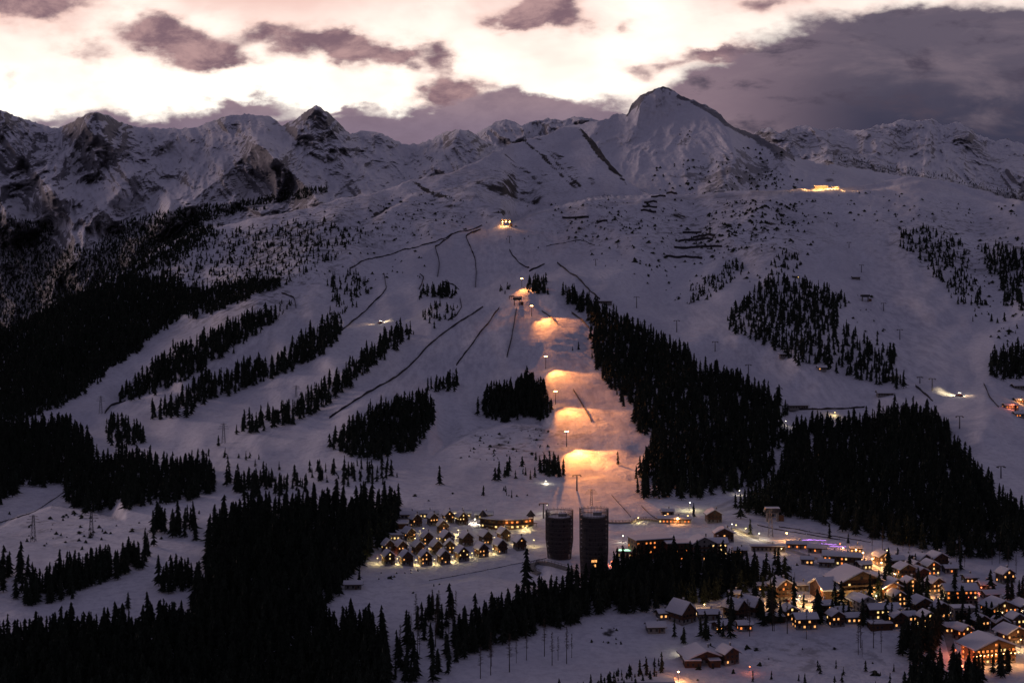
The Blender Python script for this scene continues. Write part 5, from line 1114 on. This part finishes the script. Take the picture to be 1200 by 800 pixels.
 ([(1020, 660), (1100, 660), (1100, 690), (1050, 690)], 9, 13, 's', .0, 'spruce between the houses of the upper village', 'trees of the upper village'),
 ([(760, 748), (860, 738), (860, 752), (820, 750), (770, 756)], 7, 14, 's', -.02, 'spruce above the brushy barn', 'trees above the barn'),
 ([(855, 690), (925, 650), (940, 665), (930, 690), (880, 704)], 8, 9, 'l', .05, 'small bare larch on the slope above the street', 'small larches above the street'),
 ([(1000, 668), (1100, 655), (1200, 668), (1200, 690), (1150, 690), (1090, 672)], 16, 12, 's', .12, 'lone spruce in the upper village', 'lone trees in the upper village'),
 ([(1010, 640), (1200, 660), (1200, 672), (1100, 662), (1010, 648)], 9, 14, 'l', .0, 'thin bare tree along the foot of the great wood', 'bare trees along the wood foot'),
]
SINGLE = [(515, 568, 17, 'lone spruce left of the run knoll'), (724, 545, 13, 'lone spruce at the lower right of the floodlit run'), (678, 409, 11, 'lone spruce at the right rim of the floodlit run'), (671, 410, 6, 'small bush-like spruce beside the rim spruce'), (434, 482, 14, 'lone spruce above the wood left of the run'),
          (256, 523, 12, 'spruce beside the lower lattice pylon'), (622, 488, 30, 'tallest spruce at the tip of the little wood by the floodlights'), (1028, 405, 17, 'solitary round tree right of the pointed wood'), (1059, 455, 22, 'tall spruce at the lower tip of the pointed wood'), (1162, 378, 12, 'lone spruce right of the broad piste'),
          (1140, 378, 8, 'small lone spruce right of the broad piste, lower left one'), (868, 607, 20, 'large spruce beside the valley station chalet'), (879, 625, 12, 'lone spruce on the upper lit road'), (972, 631, 12, 'lone spruce between the upper fences'), (994, 637, 8, 'small spruce at the end of the upper fences'),
          (1161, 697, 17, 'lone larch-like spruce above the chalet hotel'), (813, 606, 12, 'spruce right behind the valley station'), (862, 596, 13, 'spruce at the right of the valley chalet'), (421, 684, 11, 'spruce pair beside the small white-roofed hut'), (903, 703, 14, 'spruce at the left corner of the free-standing chalet'),
          (927, 702, 15, 'spruce at the right corner of the free-standing chalet'), (615, 486, 21, 'spruce behind the tallest spruce of the little wood'), (560, 486, 22, 'spruce at the left corner of the little wood'), (1190, 483, 9, 'small spruce before the orange huts'), (617, 688, 26, 'tallest spruce tip of the black belt'), (1021, 702, 12, 'lit spruce before the big hotel'),
          (912, 676, 20, 'tall spruce between the belt and the chalet'), (920, 682, 18, 'second tall spruce between the belt and the chalet'), (978, 716, 18, 'tall spruce before the big hotel, left'), (986, 719, 20, 'tall spruce before the big hotel, right'), (1117, 790, 14, 'spruce at the bottom right road')]
LARCH1 = [(563, 795, 19), (575, 791, 24), (576, 780, 13), (597, 788, 22), (605, 777, 15), (617, 774, 17), (638, 769, 22), (647, 780, 19), (654, 774, 14), (664, 778, 21), (670, 771, 14), (526, 742, 18), (512, 748, 17)]
OBST = [(cx, cy, 9, 5) for row in CH for cx, cy, _ in row]
recs = []   # px, py, X, Y, Z, height, width factor, kind, region
for ri, (poly, sp_, h, kd, th, lb, gp) in enumerate(REG):
    p = np.array(poly, float); x0, y0 = p.min(0); x1, y1 = p.max(0); y = y1
    while y > y0:
        m = mpp((x0 + x1) / 2, y); sx = sp_ * (.86 if th < -.7 else 1) / m; sy = max(1.15, sx * .34)
        xs = np.arange(x0, x1, sx) + trng.uniform(-.9, .9, len(np.arange(x0, x1, sx))) * sx + trng.random() * sx; ys = y + trng.uniform(-1, 1, len(xs)) * sy * 1.3
        ok = inside(poly, xs + 9 * fbm(xs / 14., ys / 9. + 40, 3) + trng.normal(0, 1.6, len(xs)), ys + 5 * fbm(xs / 12. + 70, ys / 9., 3) + trng.normal(0, .8, len(xs)))
        if th > -5: ok &= (.8 * fbm(xs / 13. + ri, ys / 6.5 + 2, 3) + .6 * fbm(xs / 4.5 + ri, ys / 2.6 + 2, 2) + trng.normal(0, .13, len(xs))) > th * 1.1
        ok &= ys > top1(xs) + 1.0
        for a, b_ in zip(xs[ok], ys[ok]): recs.append((a, b_, h * float(np.clip(trng.normal(.88, .25), .35, 1.4) if th > -.7 else np.clip(trng.normal(.86, .16), .45, 1.3)), kd, ri))
        y -= sy
for x, y, h, lb in SINGLE: recs.append((x, y, h, 's', ('one', lb)))
for i, (x, y, h) in enumerate(LARCH1): recs.append((x, y, h, 'l', ('larch', i)))
rx = np.array([r[0] for r in recs]); ry = np.array([r[1] for r in recs]); TX, TY, TZ = PV(rx, ry)
# which trees show largest: paint simple silhouettes into a small picture, far to near
KS = 1.25; BW, BH = int(1200 * KS), int(800 * KS); buf = np.full((BH, BW), -1, np.int32)
for i in np.argsort(-TY):
    hpx = recs[i][2] / TY[i] * F * KS; xb, yb = rx[i] * KS, ry[i] * KS; wp = hpx * .2
    for yy in range(max(0, int(yb - hpx)), min(BH, int(yb) + 1)):
        hw = wp * (yy - (yb - hpx)) / hpx * .8 + .3; a, b_ = int(round(xb - hw)), int(round(xb + hw)) + 1
        if b_ > 0 and a < BW: buf[yy, max(0, a):min(BW, b_)] = i
cnt = np.bincount(buf[buf >= 0].ravel(), minlength=len(recs)).astype(float)
must = [i for i, r in enumerate(recs) if isinstance(r[4], tuple)]
sidx = [i for i, r in enumerate(recs) if r[3] == 's']; lidx = [i for i, r in enumerate(recs) if r[3] == 'l']
for i in must: cnt[i] = 1e6
solo = set(sorted(sidx, key=lambda i: -cnt[i])[:300]) | set(lidx[:] if len(lidx) < 290 else sorted(lidx, key=lambda i: -cnt[i])[:290])
# drop dense-forest trees that cannot be seen at all
def crown_mesh(arr, mat, name): return mesh_np(name, arr[0], arr[1], [mat], None, False)
HIM = [crown_mesh(a, M['needles'], 'crown') for a in HI]; LARM = [crown_mesh(a, M['twig'], 'crown') for a in LAR]
b = MB(); b.bar((0, 0, -.06), (0, 0, .9), .016, M['bark'], 6, .003); TRUNK = b.mesh('trunk'); b = MB(); b.bar((0, 0, -.06), (0, 0, .99), .0125, M['bark'], 6, .003); TRUNKL = b.mesh('trunk')
lots = {}
for i, r in enumerate(recs):
    wf = float(trng.uniform(.85, 1.2)); rz = float(trng.uniform(0, 6.28)); h = r[2]
    if i in solo:
        if isinstance(r[4], tuple):
            lb, gp = (r[4][1], 'lone spruces on the slopes') if r[4][0] == 'one' else (f'tall bare larch on the bottom meadow, {["leftmost", "second", "third", "fourth", "fifth", "sixth", "seventh", "eighth", "ninth", "tenth", "last on the right", "upper one by the belt", "lower one by the belt"][r[4][1]]} of the loose line', 'bare larches on the bottom meadow')
        else:
            lb, gp = REG[r[4]][5], REG[r[4]][6]; pp = np.array(REG[r[4]][0], float); q_ = (r[0] - max(0, pp[:, 0].min())) / (min(1200, pp[:, 0].max()) - max(0, pp[:, 0].min()) + 1e-6)
            lb += ', ' + ('left third' if q_ < .33 else 'middle third' if q_ < .67 else 'right third') + (', lower edge' if r[1] > pp[:, 1].mean() else ', upper side')
        isl = r[3] == 'l'
        o = bpy.data.objects.new('larch_tree' if isl else 'spruce_tree', None); col.objects.link(o); o.location = (TX[i], TY[i], TZ[i] - .3); o.scale = (h * wf, h * wf, h); o.rotation_euler = (0, 0, rz); o.empty_display_size = .2
        tag(o, lb, 'tree', gp); link('trunk', TRUNKL if isl else TRUNK, o); link('crown', LARM[i % 4] if isl else HIM[i % 6], o)
    else:
        if cnt[i] < .5 and r[3] == 's' and isinstance(r[4], int) and REG[r[4]][4] < -5 and trng.random() < .6: continue
        px_h = h / TY[i] * F * .85
        lod = 'LAR' if r[3] == 'l' else ('HI' if px_h > 17 else 'MID' if px_h > 7.5 else 'LOW')
        lots.setdefault((lod, i % {'HI': 6, 'MID': 4, 'LOW': 3, 'LAR': 4}[lod]), []).append((TX[i], TY[i], TZ[i] - .3, h, wf, rz))
for i_, q_ in enumerate(FAR): lots.setdefault(('LOW', i_ % 3), []).append(q_)
print('far trees', len(FAR))
def merge(lots, name, mats_of, bank):
    VV, FF, MM, off = [], [], [], 0
    for (lod, k), L_ in lots.items():
        v, f = bank[lod][k]; A = np.array(L_); c_, s_1 = np.cos(A[:, 5]), np.sin(A[:, 5]); w_ = A[:, 3] * A[:, 4]
        x = (v[None, :, 0] * c_[:, None] - v[None, :, 1] * s_1[:, None]) * w_[:, None] + A[:, 0:1]; y = (v[None, :, 0] * s_1[:, None] + v[None, :, 1] * c_[:, None]) * w_[:, None] + A[:, 1:2]
        z = v[None, :, 2] * A[:, 3:4] + A[:, 2:3]; n = len(A)
        VV.append(np.stack([x, y, z], -1).reshape(-1, 3)); FF.append((f[None] + (np.arange(n) * len(v))[:, None, None] + off).reshape(-1, 3)); MM.append(np.full(n * len(f), mats_of[lod])); off += n * len(v)
    V_ = np.concatenate(VV); F_ = np.concatenate(FF); me = mesh_np(name, V_, F_, [M['needles'], M['twig'], M['scrub']], np.concatenate(MM)); print(name, len(V_), len(F_)); return link(name, me)
# trunks of the forest trees are low and dark: part of each stored tree
def with_trunk(a, r_=.014):
    v, f = a; b = len(v); tv = [(r_ * math.cos(k * 2.094), r_ * math.sin(k * 2.094), -.05) for k in range(3)] + [(0, 0, .5)]
    return np.vstack([v, tv]), np.vstack([f, [(b + k, b + (k + 1) % 3, b + 3) for k in range(3)]])
def with_trunkl(a): v, f = a; b = len(v); tv = [(.012 * math.cos(k * 2.094), .012 * math.sin(k * 2.094), -.05) for k in range(3)] + [(0, 0, .99)]; return np.vstack([v, tv]), np.vstack([f, [(b + k, b + (k + 1) % 3, b + 3) for k in range(3)]])
BANK = {'HI': [with_trunk(a) for a in HI], 'MID': [with_trunk(a) for a in MID], 'LOW': LOW, 'LAR': [with_trunkl(a) for a in LAR], 'BUSH': BUSH}
fo = merge(lots, 'forest', {'HI': 0, 'MID': 0, 'LOW': 0, 'LAR': 1}, BANK); tag(fo, 'dark mass of spruces covering the slopes of the ski mountain', 'forest', kind='stuff')
# dwarf pines and boulders dotted over the high slopes
BZ = [([(640, 240), (760, 236), (900, 236), (1040, 225), (1200, 245), (1200, 345), (1130, 340), (1080, 310), (1050, 270), (1000, 260), (960, 275), (930, 340), (850, 330), (800, 360), (740, 330), (690, 300), (650, 280)], 11, 3.2, .06),
      ([(260, 270), (400, 245), (480, 225), (560, 235), (585, 262), (520, 275), (440, 300), (400, 320), (330, 325), (260, 345), (170, 330)], 9, 2.8, .02),
      ([(840, 240), (940, 235), (930, 270), (860, 300), (800, 285)], 6.5, 3.6, -.02), ([(660, 236), (740, 236), (720, 262), (660, 262)], 8, 2.6, .05),
      ([(470, 300), (500, 290), (500, 330), (420, 345), (420, 320)], 10, 3.0, .05), ([(700, 255), (770, 262), (790, 330), (740, 320), (700, 290)], 10, 3.4, .1),
      ([(530, 530), (560, 508), (600, 500), (648, 504), (660, 530), (600, 540), (545, 548)], 5.5, 1.8, .0), ([(30, 612), (90, 600), (140, 615), (120, 635), (40, 640)], 5, 2.0, .02), ([(0, 600), (250, 600), (230, 640), (0, 680)], 12, 2.2, .15),
      ([(690, 735), (730, 735), (735, 755), (690, 758)], 4, 1.4, .02), ([(800, 740), (1060, 760), (1060, 800), (760, 800)], 8, 2.0, .12), ([(440, 690), (560, 680), (500, 700)], 5, 1.2, .1), ([(900, 640), (1000, 690), (940, 700), (900, 690)], 7, 1.8, .1),
      ([(430, 672), (480, 668), (505, 668), (470, 676), (440, 680)], 3.5, 1.6, -.1), ([(805, 757), (840, 755), (840, 765), (808, 766)], 2.5, 2.2, -.3), ([(470, 570), (640, 560), (640, 595), (480, 600)], 12, 1.6, .15),
      ([(990, 340), (1030, 350), (1060, 440), (1020, 440), (990, 400)], 9, 2.6, .1), ([(1100, 300), (1200, 300), (1200, 400), (1160, 400)], 9, 3.0, .05), ([(560, 240), (640, 235), (640, 300), (560, 300)], 14, 2.2, .15)]
bl = {}; nb = 0
for bi, (poly, sp_, h, th) in enumerate(BZ):
    p = np.array(poly, float); x0, y0 = p.min(0); x1, y1 = p.max(0); y = y1
    while y > y0:
        m = mpp((x0 + x1) / 2, y); sx = sp_ / m; sy = max(.9, sx * .4); n = max(1, int((x1 - x0) / sx)); xs = x0 + (np.arange(n) + trng.random(n)) * sx; ys = y + trng.uniform(-.7, .7, n) * sy
        ok = inside(poly, xs, ys) & ((.8 * fbm(xs / 22. + bi * 3, ys / 8., 3) + .7 * fbm(xs / 6. + bi, ys / 3., 2) + trng.normal(0, .12, n)) > th + .16) & (ys > top1(xs) + .8)
        if ok.any():
            bx, by, bz = PV(xs[ok], ys[ok])
            for q in zip(bx, by, bz): bl.setdefault(('BUSH', nb % 3), []).append((q[0], q[1], q[2] - .2, h * float(trng.uniform(.45, 1.0) ** 1.5 * 1.5), float(trng.uniform(.7, 1.5)), float(trng.uniform(0, 6.28)))); nb += 1
        y -= sy
for i_, q_ in enumerate(ROCKS): bl.setdefault(('BUSH', i_ % 3), []).append(q_)
bo = merge(bl, 'shrubbery', {'BUSH': 2}, BANK); tag(bo, 'low dark dwarf pines dotted over the high snow slopes', 'dwarf pines', kind='stuff')
